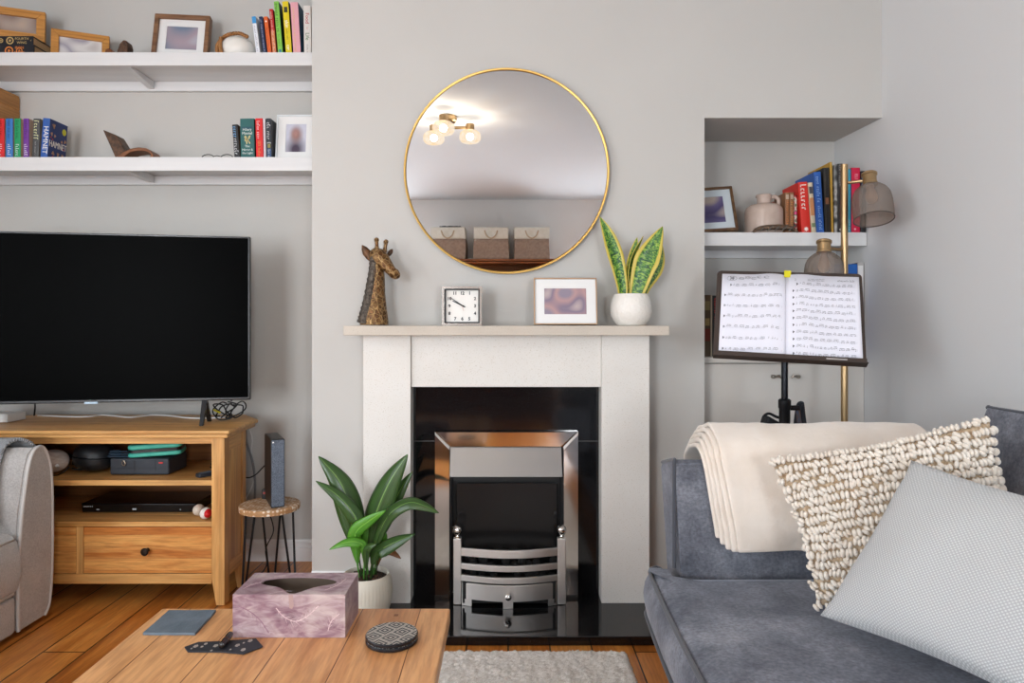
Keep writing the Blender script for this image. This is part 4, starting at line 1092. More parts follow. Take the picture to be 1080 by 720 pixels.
MB().tube([base + V((-.065, -.025, .05)), base + V((-.035, -.03, .037))], .0045, 8).build('yellow_plug', wirey, tb)
tag(MB().tube(smooth([P(37, 425, 2.98), P(37, 430, 2.99), P(36, 438, 3.0) ], 4), .0035, 7).build('hanging_cable', wireb, ang=80), 'short black cable hanging from the television beside the white box', 'cable')
def on_wall(pts, r, m, label, name='wall_cable'):
    tag(MB().tube(smooth(pts, 6), r, 8).build(name, m, ang=80), label, 'cable')
on_wall([P(259, 452, 3.12), P(260, 466, 3.15), P(265, 482, 3.16), P(268, 497, 3.16), P(269, 515, 3.16), P(268, 545, 3.16)], .0055, wireg, 'thick grey cable hanging down the wall from the oak stand')
on_wall([P(262, 450, 3.14), P(266, 462, 3.17), P(265, 480, 3.175), P(268, 497, 3.18), P(266, 512, 3.18), P(258, 528, 3.17)], .0028, wirew, 'thin white cable hanging beside the grey one behind the stand')
on_wall([P(256, 503, 2.98), P(263, 503.5, 2.97), P(270, 500, 2.95), P(276, 494, 2.92), P(280, 490, 2.89)], .0028, wireb, 'thin black wire running from the stand to the slim speaker')

# white box on the left
t = thing('router_box', 'flat white plastic box at the left end of the oak stand top', 'box', (X(8, 2.87) - .09, 2.91, TZ))
x1 = X(8, 2.86)
MB().box(x1 - .19, x1, 2.86, 2.97, TZ + .0006, TZ + .036).build('body', white, t, bev=.004)
MB().box(x1 - .19 + .01, x1 - .012, 2.868, 2.962, TZ + .0362, TZ + .0372).build('lid', whitecard, t)

# ------------------------------------------------------------------ inside the stand
# player
t = thing('disc_player', 'flat black disc player on the bottom shelf of the oak stand', 'disc player', (-1.518, 2.90, SZ2))
px0, px1_, yp0 = X(86, 2.80), X(206, 2.80), 2.80
gb, _b = new_mat('player_gloss_black', '#0c0c0e', .18)
b = MB().prism([(yp0 + .006, SZ2 + .003), (yp0, SZ2 + .036), (yp0 + .004, SZ2 + .041), (yp0 + .20, SZ2 + .041), (yp0 + .20, SZ2 + .003)], px0, px1_, YZ())
b.build('body', gb, t, bev=.0015)
MB().box(px0 + .005, px1_ - .005, yp0 + .02, yp0 + .19, SZ2 + .0005, SZ2 + .003).build('foot', black, t)
b = MB(); fx = lambda p, z: axes((X(p, 2.80), yp0 + .0025 - .0008, SZ2 + z), (1, 0, 0), (0, .18, 1), (0, -1, 0))
b.text('SONY', .0125, fx(93, .030), sx=1.25, bold=.0004)
b.build('brand_lettering', mat('silver_print', '#e4e8ec', .4), t)
b = MB()
squiggle(b, fx(186, .031), .062, .004, (9, 14))
b.prism(rect(-.008, .008, -.003, .004), 0, .0004, fx(141.5, .016)); b.prism(rect(-.006, .006, -.002, .002), 0, .0003, fx(103, .015)); b.prism(rect(-.002, .002, -.002, .002), 0, .0003, fx(190, .015))
b.build('front_print', mat('grey_print', '#a9adb0', .5), t)
# charcoal case, teal case
def xb(p, Y): return X(p, Y)
t = thing('equipment_case', 'charcoal plastic case with a panelled front on the upper shelf of the oak stand', 'case', (-1.50, 2.86, SZ1))
dkp = mat('charcoal_plastic', '#2e333b', .5)
b = MB().box(X(115.5, 2.78), X(178, 2.78), 2.78, 2.94, SZ1 + .0005, SZ1 + .069)
b.build('body', dkp, t, bev=.008)
b = MB()
for p in (142, 164): b.box(X(p, 2.78) - .0007, X(p, 2.78) + .0007, 2.7792, 2.781, SZ1 + .004, SZ1 + .064)
b.box(X(117, 2.78), X(177, 2.78), 2.7792, 2.781, SZ1 + .0275, SZ1 + .0285)
b.build('seam', black, t)
MB().box(X(167.5, 2.78), X(172, 2.78), 2.778, 2.781, SZ1 + .048, SZ1 + .0535).build('red_tab', mat('red_tab', '#c8302c', .5), t)
t = thing('zip_case', 'teal zipped hard case lying tilted on top of the charcoal case', 'case', (X(166, 2.83), 2.85, SZ1 + .0705), (0, 0, 0))
t.rotation_euler = (M.Rotation(math.radians(14), 3, 'Z') @ M.Rotation(math.radians(-2), 3, 'Y')).to_euler()
teal = mat('teal_fabric_shell', '#3fae9b', .5, c2='#56c2ac', sc=14)
for nm, z0_, z1_, mm, ins in (('lower_shell', .004, .0225, teal, 0), ('zip_band', .0225, .0345, black, .0015), ('upper_shell', .0345, .055, teal, 0)):
    b = MB().prism(rrect(-.108 + ins, .095 - ins, -.062 + ins, .062 - ins, .022), z0_, z1_)
    b.build(nm, mm, t, local=True, bev=.008 if nm != 'zip_band' else 0, seg=3)
t = thing('lanyard', 'folded dark blue strap with a metal clip on the charcoal case', 'strap', (X(124, 2.80), 2.81, SZ1 + .0695))
navy = mat('dark_blue_webbing', '#3b5064', .8, bmp=(300, .4, .002))
b = MB()
for k, (z, xx0, xx1) in enumerate(((.004, 116.5, 137), (.012, 117.5, 136), (.020, 118.5, 135))):
    pts = [P(xx1, 470, 2.80 + .012 * k), P((xx0 + xx1) / 2, 470, 2.795 + .012 * k), P(xx0, 470, 2.80 + .012 * k), P(xx0 + 2, 470, 2.815 + .012 * k), P((xx0 + xx1) / 2, 470, 2.82 + .012 * k)]
    for p in pts: p.z = SZ1 + .0695 + z
    b.tube(smooth(pts, 5), [(.0032, .010)] * 21, 8)
b.build('webbing', navy, t, ang=70)
clip = MB().tube(smooth([P(130, 485, 2.772), P(132, 488, 2.772), P(131, 491, 2.772), P(128.5, 489, 2.772), P(130, 485, 2.772)], 5), .0016, 7)
clip.build('metal_clip', mat('pewter', '#9a8d7c', .35, metal=1), t)
# headphone case
t = thing('headphone_case', 'rounded black hard case standing beside the charcoal case on the upper shelf', 'case', (X(95, 2.80), 2.84, SZ1))
cc = V((X(94, 2.81), 2.845, SZ1 + .0645))
blk = mat('black_case_shell', '#15171a', .42, c2='#1f2226', sc=20)
b = MB()
def ell(a, c, z0_): return lambda u, v: None
def case_half(sign):
    b = MB(); prof = []
    for j in range(9):
        f = j / 8 * PI / 2
        prof.append((math.cos(f) ** .6 * 1.0 if j < 8 else .02, sign * (.002 + .054 * math.sin(f) ** .9)))
    if sign < 0: prof = prof[::-1]
    mx = M.Translation(cc) @ M.Rotation(math.radians(4), 4, 'Y') @ M.Rotation(math.radians(-3), 4, 'X') @ M.Scale(.080, 4, (1, 0, 0)) @ M.Scale(.072, 4, (0, 1, 0))
    b.lathe([(r, z) for r, z in prof], n=36, mx=mx)
    return b
case_half(1).build('lid', blk, t, ang=60); case_half(-1).build('base', blk, t, ang=60)
MB().tube(smooth([P(76, 494, 2.768), P(84, 495, 2.766), P(93, 493.5, 2.766)], 5), [(.0035, .003)] * 11, 8).build('handle', black, t)
# beige pouch
t = thing('fabric_pouch', 'beige and white fabric pouch with a black cord beside the black hard case', 'pouch', (X(57, 2.78), 2.81, SZ1))
beige = mat('beige_fabric', '#b5a08f', .85, c2='#d6cdc6', sc=(14, 14, 40), bmp=(60, .5, .008))
pcx = V((X(54, 2.79), 2.80, SZ1 + .054))
b = MB(); b.sph(pcx, (.060, .052, .0465), 28, 16)
for v in b.bm.verts: v.co += (v.co - pcx) * (.09 * NZ.noise(v.co * 22))
b.build('body', beige, t, ang=80)
MB().tube(smooth([P(52, 500.5, 2.772), P(60, 501, 2.757), P(68, 497, 2.762), P(73, 492, 2.775)], 5), .0025, 7).build('cord', black, t)
MB().sph(P(60.5, 491, 2.763), (.008, .004, .007), 12, 8).build('badge', white, t)
t = thing('headband', 'padded dark grey headband arching behind the beige pouch in the oak stand', 'headphones', (X(66, 2.9), 2.90, SZ1))
b = MB().tube(smooth([P(36, 490, 2.925), P(43, 481, 2.925), P(55, 478, 2.925), P(68, 479, 2.925), P(79, 483, 2.925)], 6), [(.006, .014)] * 25, 10)
b.build('band', mat('dark_grey_padding', '#3a3640', .7), t, ang=70)
MB().tube([P(79.5, 483, 2.925), P(81, 479, 2.925)], [(.007, .009)] * 2, 10).build('slider', beige, t)
MB().tube([P(79.5, 479, 2.925), V((X(79, 2.925), 2.930, SZ1 + .016))], [(.012, .014), (.012, .015)], 12).build('ear_cup', black, t)
# remotes at the right end
t = thing('remote_control', 'dark remote control lying on the upper shelf against the stand side', 'remote', (X(219, 2.76), 2.76, SZ1))
mx = M.Translation((X(220, 2.76), 2.775, SZ1)) @ M.Rotation(math.radians(-38), 4, 'Z')
MB().prism(rrect(-.018, .018, -.055, .05, .009), .0006, .017, mx).build('body', mat('slate_remote', '#262b33', .35), t, bev=.004)
MB().prism(rrect(-.012, .012, -.045, .03, .005), .0171, .0178, mx).build('keypad', mat('blue_grey_keys', '#5d7187', .4), t)
t = thing('coiled_strap', 'small black gadget with a coiled strap at the back of the upper shelf', 'gadget', (X(222, 2.86), 2.86, SZ1))
b = MB()
cb = V((-1.222, 2.87, SZ1 + .012))
for k in range(4):
    b.tube([cb + V((.026 * math.cos(a) * (1 - .1 * k), .022 * math.sin(a), .012 * k + .006 * math.sin(a * 2 + k))) for a in [j * PI / 8 for j in range(16)]], .005, 7, closed=True)
b.build('strap', black, t, ang=70)
# two white shells
for k, (p, q_, rr, lab) in enumerate(((209.5, 539, .5, 'small off-white rounded pad beside the black disc player, the rear one'), (217, 541.5, .3, 'small white rounded pad with a red end beside the black disc player'))):
    Y_ = 2.765 - .05 * k
    t = thing('rounded_pad', lab, 'pad', (X(p, Y_), Y_, SZ2), group=None)
    mx = M.Rotation(rr, 4, 'Z') @ M.Rotation(-.5, 4, 'Y')
    c = V((X(p, Y_), Y_, SZ2 + .024))
    MB().sph(c, (.021, .03, .0225), 20, 12).build('body', mat('off_white_foam', ['#cfc3b4', '#e6e0d8'][k], .6), t, ang=80)
    if k: MB().sph(c + V((.0135, -.010, .002)), (.0135, .0235, .017), 18, 10).build('red_end', mat('red_plastic', '#c4161c', .4), t, ang=80)

# ------------------------------------------------------------------ side table and speaker
tx, ty, tzt, tr = -.955, 2.735, .387, .117
t = thing('side_table', 'small round side table with patterned wooden top and black hairpin legs', 'side table', (tx, ty, 0))
inl, b_ = new_mat('inlaid_top', '#c29a72', .45)
n, l = nt(inl); vo = n.new('ShaderNodeTexVoronoi'); vo.inputs['Scale'].default_value = 1; vo.inputs['Randomness'].default_value = .35
l.new(coords(inl, 'Object', (58, 82, 58), (0, 0, .7)), vo.inputs['Vector'])
pat = ramp(inl, vo.outputs['Distance'], [(.30, '#e6ddd0'), (.42, '#b98f63'), (.6, '#a67c52')])
setc(inl, b_, pat)
MB().lathe([(tr - .004, -.024), (tr, -.021), (tr, -.003), (tr - .003, 0)], (tx, ty, tzt), 48).build('tabletop', inl, t)
for k in range(3):
    a = math.radians(-145 + 120 * k + 10)
    c, s = math.cos(a), math.sin(a); tn = V((-s, c, 0))
    p0 = V((tx, ty, 0)) + V((c, s, 0)) * .080; p1 = V((tx, ty, 0)) + V((c, s, 0)) * .112
    top_z = tzt - .0245
    pts = [p0 + tn * .038 + V((0, 0, top_z)), p1 + tn * .008 + V((0, 0, .02)), p1 + V((.0, 0, .0052)), p1 - tn * .008 + V((0, 0, .02)), p0 - tn * .038 + V((0, 0, top_z))]
    MB().tube(pts, .0045, 8).build('leg', blackm, t)
spk = thing('speaker', 'slim upright black speaker with a grey mesh front on the round side table', 'speaker', (tx + .026, ty - .01, tzt + .0008), (0, 0, math.radians(27)))
cab = mat('speaker_cabinet', '#1b1a1b', .35, c2='#241f1d', sc=30)
mesh_, b_ = new_mat('speaker_mesh', '#4a5260', .7)
vo = mesh_.node_tree.nodes.new('ShaderNodeTexVoronoi'); vo.inputs['Scale'].default_value = 420
mesh_.node_tree.links.new(coords(mesh_, 'Object'), vo.inputs['Vector'])
setc(mesh_, b_, ramp(mesh_, vo.outputs['Distance'], [(.25, '#262c36'), (.55, '#66707e')]))
MB().prism(rrect(-.0265, .0265, 0, .268, .006), -.115, .062, XZ()).build('cabinet', cab, spk, local=True, bev=.003)
MB().prism(rrect(-.0235, .0235, .004, .264, .005), .0621, .0645, XZ()).build('mesh_front', mesh_, spk, local=True, bev=.001)
MB().sph((-.018, -.065, .256), (.003, .002, .003), 10, 6).build('status_light', white, spk, local=True)
t = thing('power_adapter', 'small black power adapter with a red mark behind the slim speaker', 'adapter', (X(279, 2.80), 2.81, tzt))
xa_ = X(279.3, 2.80)
MB().box(xa_ - .0125, xa_ + .0125, 2.80, 2.822, tzt + .0006, tzt + .040).build('body', black, t, bev=.002)
MB().box(xa_ - .006, xa_ + .006, 2.7985, 2.8, tzt + .022, tzt + .029).build('red_mark', mat('red_led', '#b03a30', .5), t)
tag(MB().tube(smooth([(tx - .06, ty + .11, tzt - .005), (tx - .05, ty + .125, tzt - .06), (tx - .03, ty + .13, .24), (tx - .055, ty + .11, .17), (tx - .05, ty + .10, .10), (tx - .10, ty + .09, .04), (tx - .12, ty + .1, .006)], 6), .0026, 7).build('trailing_wire', wireb, ang=80), 'thin black wire trailing down behind the hairpin legs of the round table', 'cable')

# ------------------------------------------------------------------ armchair (faces the sofa)
pipe_c = mat('pale_piping', '#c2c0bd', .8)
chenille, b_ = new_mat('taupe_chenille', '#8b8278', .9, spec=.2, sheen=.3)
v_ = coords(chenille, 'Object'); f1 = noise_tex(chenille, v_, 9, 4); f2 = noise_tex(chenille, v_, 170, 2)
setc(chenille, b_, mixc(chenille, .5, ramp(chenille, f1, [(.3, '#9f9b98'), (.7, '#b9b6b3')]), ramp(chenille, f2, [(.3, '#918e8b'), (.7, '#c0bdba')])))
bump(chenille, b_, f2, .35, .003)
t = thing('armchair', 'taupe chenille armchair with piped arms at the left beside the oak stand', 'armchair', (-2.15, 2.08, 0))
xf = -1.73
panel = [(2.405, .022), (2.403, .20), (2.412, .33), (2.425, .44), (2.452, .575), (2.474, .632), (2.503, .653), (2.535, .645), (2.560, .605), (2.577, .54), (2.583, .40), (2.580, .18), (2.566, .06), (2.540, .022)]
def arm(panel, nm='arm'):
    a = MB().prism(panel, -2.52 - xf, -.012, YZ(xf)).build(nm, chenille, t, bev=.004, ang=50)
    fp = MB().prism(panel, -.0115, .006, YZ(xf)).build('front_panel', chenille, a, bev=.004, ang=50)
    pts = smooth([V((xf + .004, y, z)) for y, z in panel], 4)
    MB().tube(pts, .0065, 8).build('piping', pipe_c, a, ang=80)
arm(panel); arm([(4.16 - .42 - y if False else 3.99 - y, z) for y, z in panel])
yi0, yi1 = 3.99 - 2.40, 2.40
cush = MB()
cs = [(xf - .72, SZ) for SZ in (0,)]
b = MB()
prof = [(xf - .60, .155), (xf - .02, .15), (xf + .012, .17), (xf + .026, .22), (xf + .028, .29), (xf + .014, .345), (xf - .02, .372), (xf - .30, .385), (xf - .60, .38)]
b.prism([(-x, z) for x, z in prof], -(yi1 - .006), -(yi0 + .006), axes((0, 0, 0), (-1, 0, 0), (0, 0, 1), (0, -1, 0)) @ M.Identity(4))
sc_ = b.build('seat_cushion', chenille, t, bev=.012, seg=3, ang=50)
for z_, x_ in ((.355, xf + .008), (.165, xf + .008)):
    MB().tube([(x_ - .5, yi1 - .008, z_ + .01), (x_ - .02, yi1 - .008, z_ + .004), (x_, yi1 - .025, z_), (x_, yi0 + .025, z_), (x_ - .02, yi0 + .008, z_ + .004)], .005, 8).build('piping', pipe_c, sc_, ang=80)
MB().box(xf - .70, xf + .004, yi0 + .002, yi1 - .002, .02, .15).build('base', chenille, t, bev=.015, seg=3)
MB().hexa([(xf - .60, yi0, .16), (xf - .60, yi1, .16), (xf - .82, yi1, .16), (xf - .82, yi0, .16)], [(xf - .72, yi0, .95), (xf - .72, yi1, .95), (xf - .90, yi1, .95), (xf - .90, yi0, .95)]).build('backrest', chenille, t, bev=.04, seg=4)
for x_ in (xf - .05, xf - .75):
    for y_ in (1.47, 2.52): MB().cyl((x_, y_, .0005), (x_, y_, .023), .018, .022, 12).build('foot', black, t)
# knitted throw over its arm
throw, b_ = new_mat('grey_knit', '#9a9fa4', .95, sheen=.3)
v_ = coords(throw, 'Object', (90, 90, 90)); wv = throw.node_tree.nodes.new('ShaderNodeTexWave'); wv.inputs['Scale'].default_value = 1.2; wv.inputs['Distortion'].default_value = 3
throw.node_tree.links.new(v_, wv.inputs['Vector'])
setc(throw, b_, ramp(throw, wv.outputs['Fac'], [(.2, '#858b91'), (.8, '#b9bdc1')])); bump(throw, b_, wv.outputs['Fac'], .7, .006)
outer = [(2.400, .40), (2.418, .48), (2.442, .575), (2.466, .645), (2.503, .668), (2.540, .658), (2.570, .61), (2.592, .54), (2.596, .42)]
inn = smooth([V((0, y, z)) for y, z in outer], 4)
def thr(u, v):
    i = min(int(u * (len(inn) - 1)), len(inn) - 2); f = u * (len(inn) - 1) - i
    p = inn[i].lerp(inn[i + 1], f)
    x = -1.79 - .5 * v - .03 * math.sin(u * 5)
    s = .006 * NZ.noise(V((u * 8, v * 9, 1)))
    c = V((0, 2.49, .5)); d = (p - c).normalized()
    return V((x, p.y + d.y * (.006 + s), p.z + d.z * (.006 + s)))
b = MB(); b.grid(thr, 40, 30)
o = b.build('knitted_throw', throw, ang=80, solid=.012); o.modifiers['s'].offset = 1
bm_ = None
tag(o, 'grey knitted throw draped over the arm of the taupe armchair', 'throw')
# ------------------------------------------------------------------ niche: shelf, cupboard and what stands there
YS = 2.873; ZS = Z(245.3, YS); xn0, xn1 = XNL + .002, XR - .002
t = thing('wall_shelf', 'thick white shelf inside the niche on the right, holding a row of books', 'shelf', (1.15, 3.0, ZS))
MB().box(xn0, xn1, YS + .001, YN - .001, Z(257, YS), ZS - .0005).build('board', whitep, t)
MB().box(xn0, xn1, YS - .012, YS, Z(259.5, YS), ZS).build('front_lip', whitep, t, bev=.0015)
MB().box(xn0, xn1, YN - .022, YN - .001, Z(272, YN - .02), Z(257, YS) - .0008).build('batten', whitep, t)
zc_ = Z(376.5, YS)
t = thing('built_in_cupboard', 'painted two-door cupboard built into the foot of the niche', 'cupboard', (1.15, 3.0, 0))
MB().box(xn0, xn1, YS - .014, YN - .001, zc_ - .023, zc_).build('top', cupp, t, bev=.002)
xd0, xd1, xd2 = xn0 + .03, X(829, YS), X(892, YS)
b = MB().box(xn0, xn1, YS + .022, YN - .001, .0005, zc_ - .024)
b.box(xn0, xd0 - .002, YS + .004, YS + .022, .0005, zc_ - .024).box(xd2 + .002, xn1, YS + .012, YS + .022, .0005, zc_ - .024).box(xd0 - .002, xd2 + .002, YS + .002, YS + .022, .0005, .10)
b.build('body', cupp, t)
for a, c, hx, s in ((xd0, xd1 - .001, 818, 1), (xd1 + .001, xd2, 838, -1)):
    d = MB().box(a, c, YS, YS + .020, .104, zc_ - .028).build('door', cupp, t, bev=.002)
    hz = Z(397, YS); hx_ = X(hx, YS)
    b = MB()
    hm = axes((hx_, YS - .001, hz), (s, 0, 0), (0, 0, 1), (0, -1, 0)) if s > 0 else axes((hx_, YS - .001, hz), (1, 0, 0), (0, 0, 1), (0, -1, 0))
    b.ring([(-.012 * s + .009 * math.cos(k * PI / 8), .009 * math.sin(k * PI / 8)) for k in range(16)], [(-.012 * s + .0055 * math.cos(k * PI / 8), .0055 * math.sin(k * PI / 8)) for k in range(16)], 0, .012, axes((hx_, YS - .001, hz), (1, 0, 0), (0, 0, 1), (0, -1, 0)))
    b.tube([(hx_ - .004 * s, YS - .012, hz), (hx_ + .010 * s, YS - .014, hz + .005), (hx_ + .018 * s, YS - .012, hz - .006)], [.004, .005, .003], 8)
    b.tube([(hx_ + .008 * s, YS + .001, hz), (hx_ + .008 * s, YS - .014, hz)], .004, 8)
    b.build('handle', mat('pewter_handle', '#a9a196', .3, metal=1), d)
# books in the niche
G5 = 'books on the niche shelf'
YK = 2.89
def nb(label, a, c, top, col, lean=0, d=.16, Y=YK, **k): return book_px(label, a, c, top, ZS, Y, d, col, lean, group=G5, **k)
flor = photo('floral_spine', ['#2b1a1c', '#b52a2e', '#d8cfc4', '#3f6b35', '#c9437a'], 70)
flor2 = photo('red_patterned_spine', ['#3a2a22', '#c9b9a6', '#b3301f', '#e3d9ca', '#5e4634'], 60)
nb('paperback with a red and cream patterned spine behind the stoneware jug', 820.8, 827.0, 210, '#a08a78', 0, d=.085, Y=3.06, tex=flor2)
nb('tan paperback with orange lettering, nearest the stoneware jug of two alike', 828.0, 832.4, 203, '#8a5f3c', 0, d=.12, Y=2.935, marks=[(None, '#c9743a', .011, .1, .8, .5), ('#', '#b5a08c', .7, .84, .95, .5)])
nb('tan paperback with orange lettering, second of two alike beside a dark floral spine', 832.9, 836.8, 203, '#8a5f3c', 0, d=.12, Y=2.935, marks=[(None, '#d08a4e', .011, .1, .8, .5), ('#', '#b5a08c', .7, .84, .95, .5)])
nb('book with a dark multicoloured floral spine next to the red one', 838.1, 840.4, 206, '#5b3a3c', -.2, d=.13, Y=2.925, tex=flor)
nb('red book with white handwritten-style lettering leaning on its neighbours', 845.6, 855.0, 192.3, '#cf2a1e', -4.2, d=.165, Y=2.905, marks=[(None, '#f3e3dc', .026, .42, .95, .5), ('@', '#f3e3dc', .011, .02, .14, .5)])
nb('cream paperback with a dark label between the red and the blue book', 856.0, 860.6, 192.8, '#d6c9ae', -4.2, d=.15, Y=2.90, marks=[('#', '#4c4a52', .8, .78, .92, .5), ('#', '#c98a5a', .9, .35, .7, .5), ('#', '#7f8f6a', .8, .12, .2, .5)])
nb('blue book with pale blue lettering leaning towards the red one', 861.8, 869.0, 181.5, '#2a5aa8', -3.4, d=.185, marks=[(None, '#9fc0e6', .014, .5, .92, .5), (None, '#9fc0e6', .012, .05, .44, .5)])
nb('tall black book with a small copper panel on its spine', 870.0, 876.0, 177, '#1a1816', -1.6, d=.20, marks=[('#', '#8a5a3c', .7, .44, .54, .5), ('#', '#3a342e', .1, .02, .98, .2), ('#', '#3a342e', .1, .02, .98, .8)])
nb('very thin tall book with a gold-coloured spine', 876.9, 879.0, 171, '#b98f33', -1.4, d=.21)
nb('narrow book with grey photographs down its spine', 879.8, 883.0, 173.5, '#6f6d6b', 0, d=.2, tex=photo('grey_photo_spine', ['#3a3a3a', '#8a8a88', '#b5b3b0', '#55524f'], 50))
nb('dark brown book with tall grey capitals just left of the lamp pole', 883.4, 888.4, 172.8, '#2a2422', 0, d=.2, marks=[('LEE MILLER', '#9a948c', .019, .68, .98, .5), (None, '#5f5650', .008, .12, .4, .5), ('@', '#c9c4bc', .006, .02, .08, .5)])
nb('slim black book behind the brass lamp pole', 889.0, 891.6, 179, '#121214', 0, d=.18)
nb('narrow teal book just right of the lamp pole', 894.4, 897.2, 178.5, '#2f8fa6', 0, d=.18, Y=2.872, marks=[(None, '#cfe3e6', .006, .02, .2, .5)])
nb('bright magenta red book behind the upper lamp shade', 897.8, 906.6, 177, '#c2123f', 0, d=.18, Y=2.87, side='#8f0d30', marks=[('ELI', '#e6a0b0', .018, .8, .93, .55), ('@', '#e3b0bb', .006, .02, .08, .4)])
nb('black book at the end of the shelf against the side wall', 907.6, 912.8, 180.6, '#15161a', 0, d=.18, Y=2.866, marks=[(None, '#8a9098', .008, .1, .9, .5), ('#', '#3f6f86', .7, .72, .9, .5)])
# stoneware jug, frame, carved dish
yj = 2.969; jc = V((X(805.5, yj), yj, ZS + .0006)); kj = yj / F
ston = mat('pinkish_stoneware', '#c3b0a4', .25, c2='#b8a498', sc=20)
t = thing('stoneware_jug', 'pinkish stoneware jug with a short neck and small loop handle on the niche shelf', 'jug', jc)
Hj = Z(205.5, yj) - ZS; r0 = 19.3 * kj
MB().lathe([(r0 * .93, 0), (r0 * .97, .004), (r0, .02), (r0, Hj * .56), (r0 * .975, Hj * .63), (r0 * .90, Hj * .69), (r0 * .76, Hj * .735), (r0 * .58, Hj * .76), (r0 * .40, Hj * .775), (r0 * .365, Hj * .80), (r0 * .37, Hj * .90), (r0 * .42, Hj * .945), (r0 * .42, Hj * .985), (r0 * .38, Hj), (r0 * .30, Hj * .99), (r0 * .28, Hj * .85), (r0 * .2, Hj * .8)], jc, 40).build('body', ston, t, ang=60)
MB().tube(smooth([jc + V((r0 * .36, 0, Hj * .93)), jc + V((r0 * .62, 0, Hj * .95)), jc + V((r0 * .80, 0, Hj * .88)), jc + V((r0 * .80, 0, Hj * .76)), jc + V((r0 * .72, 0, Hj * .66))], 6), [(.009, .007)] * 25, 10).build('handle', ston, t, ang=70)
bronzef = mat('aged_gilt_frame', '#7d5f42', .4, c2='#5d4330', sc=30, metal=.3)
picE = photo('blurred_photo_violet', ['#b3a59c', '#6a6288', '#4c456e', '#c2b3a4'], 16)
YF_ = 2.93
picture_frame('tilted gilt frame with a pale blue mount at the left end of the niche shelf', .215, .225, .012, .018, bronzef, .034, picE,
              (X(779, YF_) - .108, YF_ + .01, ZS + .012), math.radians(-8), math.radians(24), math.radians(-3), mount_mat=mat('pale_blue_mount', '#c9d3d9', .7))
YD = 2.868
t = thing('carved_dish', 'dark carved wooden dish lying in front of the stoneware jug', 'dish', (X(818, YD), YD, ZS))
cd = mat('carved_bronze_wood', '#4a3b30', .4, c2='#77604c', sc=(40, 40, 90), bmp=(70, 1, .008))
dome = [(793.5, 246), (796, 242), (801, 239.3), (808, 238), (822, 237.4), (832, 238.2), (837, 240.5), (840, 246)]
b = MB()
dz = [(X(p, YD), Z(q_, YD)) for p, q_ in dome]
b.grid(lambda u, v: (lambda i, f: V((dz[i][0] + (dz[i + 1][0] - dz[i][0]) * f, YD - .018 + .036 * v, ZS + .001 + max(0, (dz[i][1] + (dz[i + 1][1] - dz[i][1]) * f) - ZS) * math.sin(PI * (.15 + .7 * v)))))(min(int(u * 7), 6), u * 7 - min(int(u * 7), 6)), 28, 8)
b.build('dish', cd, t, solid=.006, ang=70)
b = MB()
for k in range(5):
    x = X(803 + 7.5 * k, YD)
    b.tube([(x - .012, YD - .0215, ZS + .004), (x, YD - .020, ZS + .016), (x + .014, YD - .015, ZS + .026)], .0028, 7)
b.build('carving', mat('carving_grey_metal', '#6c665e', .35, metal=.4), t)  # raised carving in a greyer tone than the dish
# on the cupboard top, behind the music stand
G6 = 'books standing on the cupboard top'
zb_ = zc_
book_px('old brown patterned book on the cupboard top at the left side of the niche', 742.5, 749.2, 311, zb_, 2.93, .15, '#5c4a34', 0, group=G6, marks=[('#', '#8a7a4e', .8, .75, .9, .5), ('#', '#7d3020', .8, .25, .45, .5), ('#', '#a58c58', .7, .5, .62, .5)])
book_px('slim cream book on the cupboard top', 749.5, 751.0, 311, zb_, 2.93, .15, '#b9ad98', 0, group=G6)
book_px('black book with red capitals on the cupboard top beside the music stand', 751.4, 757.6, 311.5, zb_, 2.93, .15, '#151314', 0, group=G6, marks=[(None, '#c0302c', .016, .4, .95, .6)])
book_px('tall bright blue file on the cupboard top behind the lamp pole', 879.5, 904.0, 278.5, zb_, 2.885, .16, '#1f5fae', 0, group=G6)
book_px('tall grey file with a white label on the cupboard top against the side wall', 904.4, 911.2, 277.0, zb_, 2.883, .16, '#a9a5a3', 0, side='#3a3a3c', group=G6, marks=[('#', '#d9d7d6', .8, .35, .97, .4)])

# ------------------------------------------------------------------ floor lamp
yl = 2.60; xp = X(890.5, yl)
t = thing('floor_lamp', 'brass floor lamp with two smoked ribbed glass shades behind the music stand', 'floor lamp', (xp, yl, 0))
MB().lathe([(.125, .0005), (.13, .004), (.13, .018), (.12, .024), (.016, .026), (.0135, .03)], (xp, yl, 0), 40).build('base', brass, t)
MB().cyl((xp, yl, .027), (xp, yl, Z(173.5, yl)), .0128, n=20).build('pole', brass, t)
smoke, b_ = new_mat('smoked_ribbed_glass', '#c9bdb4', .06, trans=.0)
n, l = nt(smoke)
gls = n.new('ShaderNodeBsdfGlossy'); gls.inputs['Roughness'].default_value = .08; gls.inputs['Color'].default_value = lin('#f2ece6')
tra = n.new('ShaderNodeBsdfTransparent'); tra.inputs['Color'].default_value = lin('#bfb2a8')
dif = n.new('ShaderNodeBsdfDiffuse'); dif.inputs['Color'].default_value = lin('#b5aaa2')
m1 = n.new('ShaderNodeMixShader'); m1.inputs[0].default_value = .16; m2 = n.new('ShaderNodeMixShader'); m2.inputs[0].default_value = .22
l.new(tra.outputs[0], m1.inputs[1]); l.new(gls.outputs[0], m1.inputs[2]); l.new(m1.outputs[0], m2.inputs[1]); l.new(dif.outputs[0], m2.inputs[2])
l.new(m2.outputs[0], n['Material Output'].inputs['Surface'])
bulbm, b_ = new_mat('frosted_bulb', '#d9bfa6', .3)
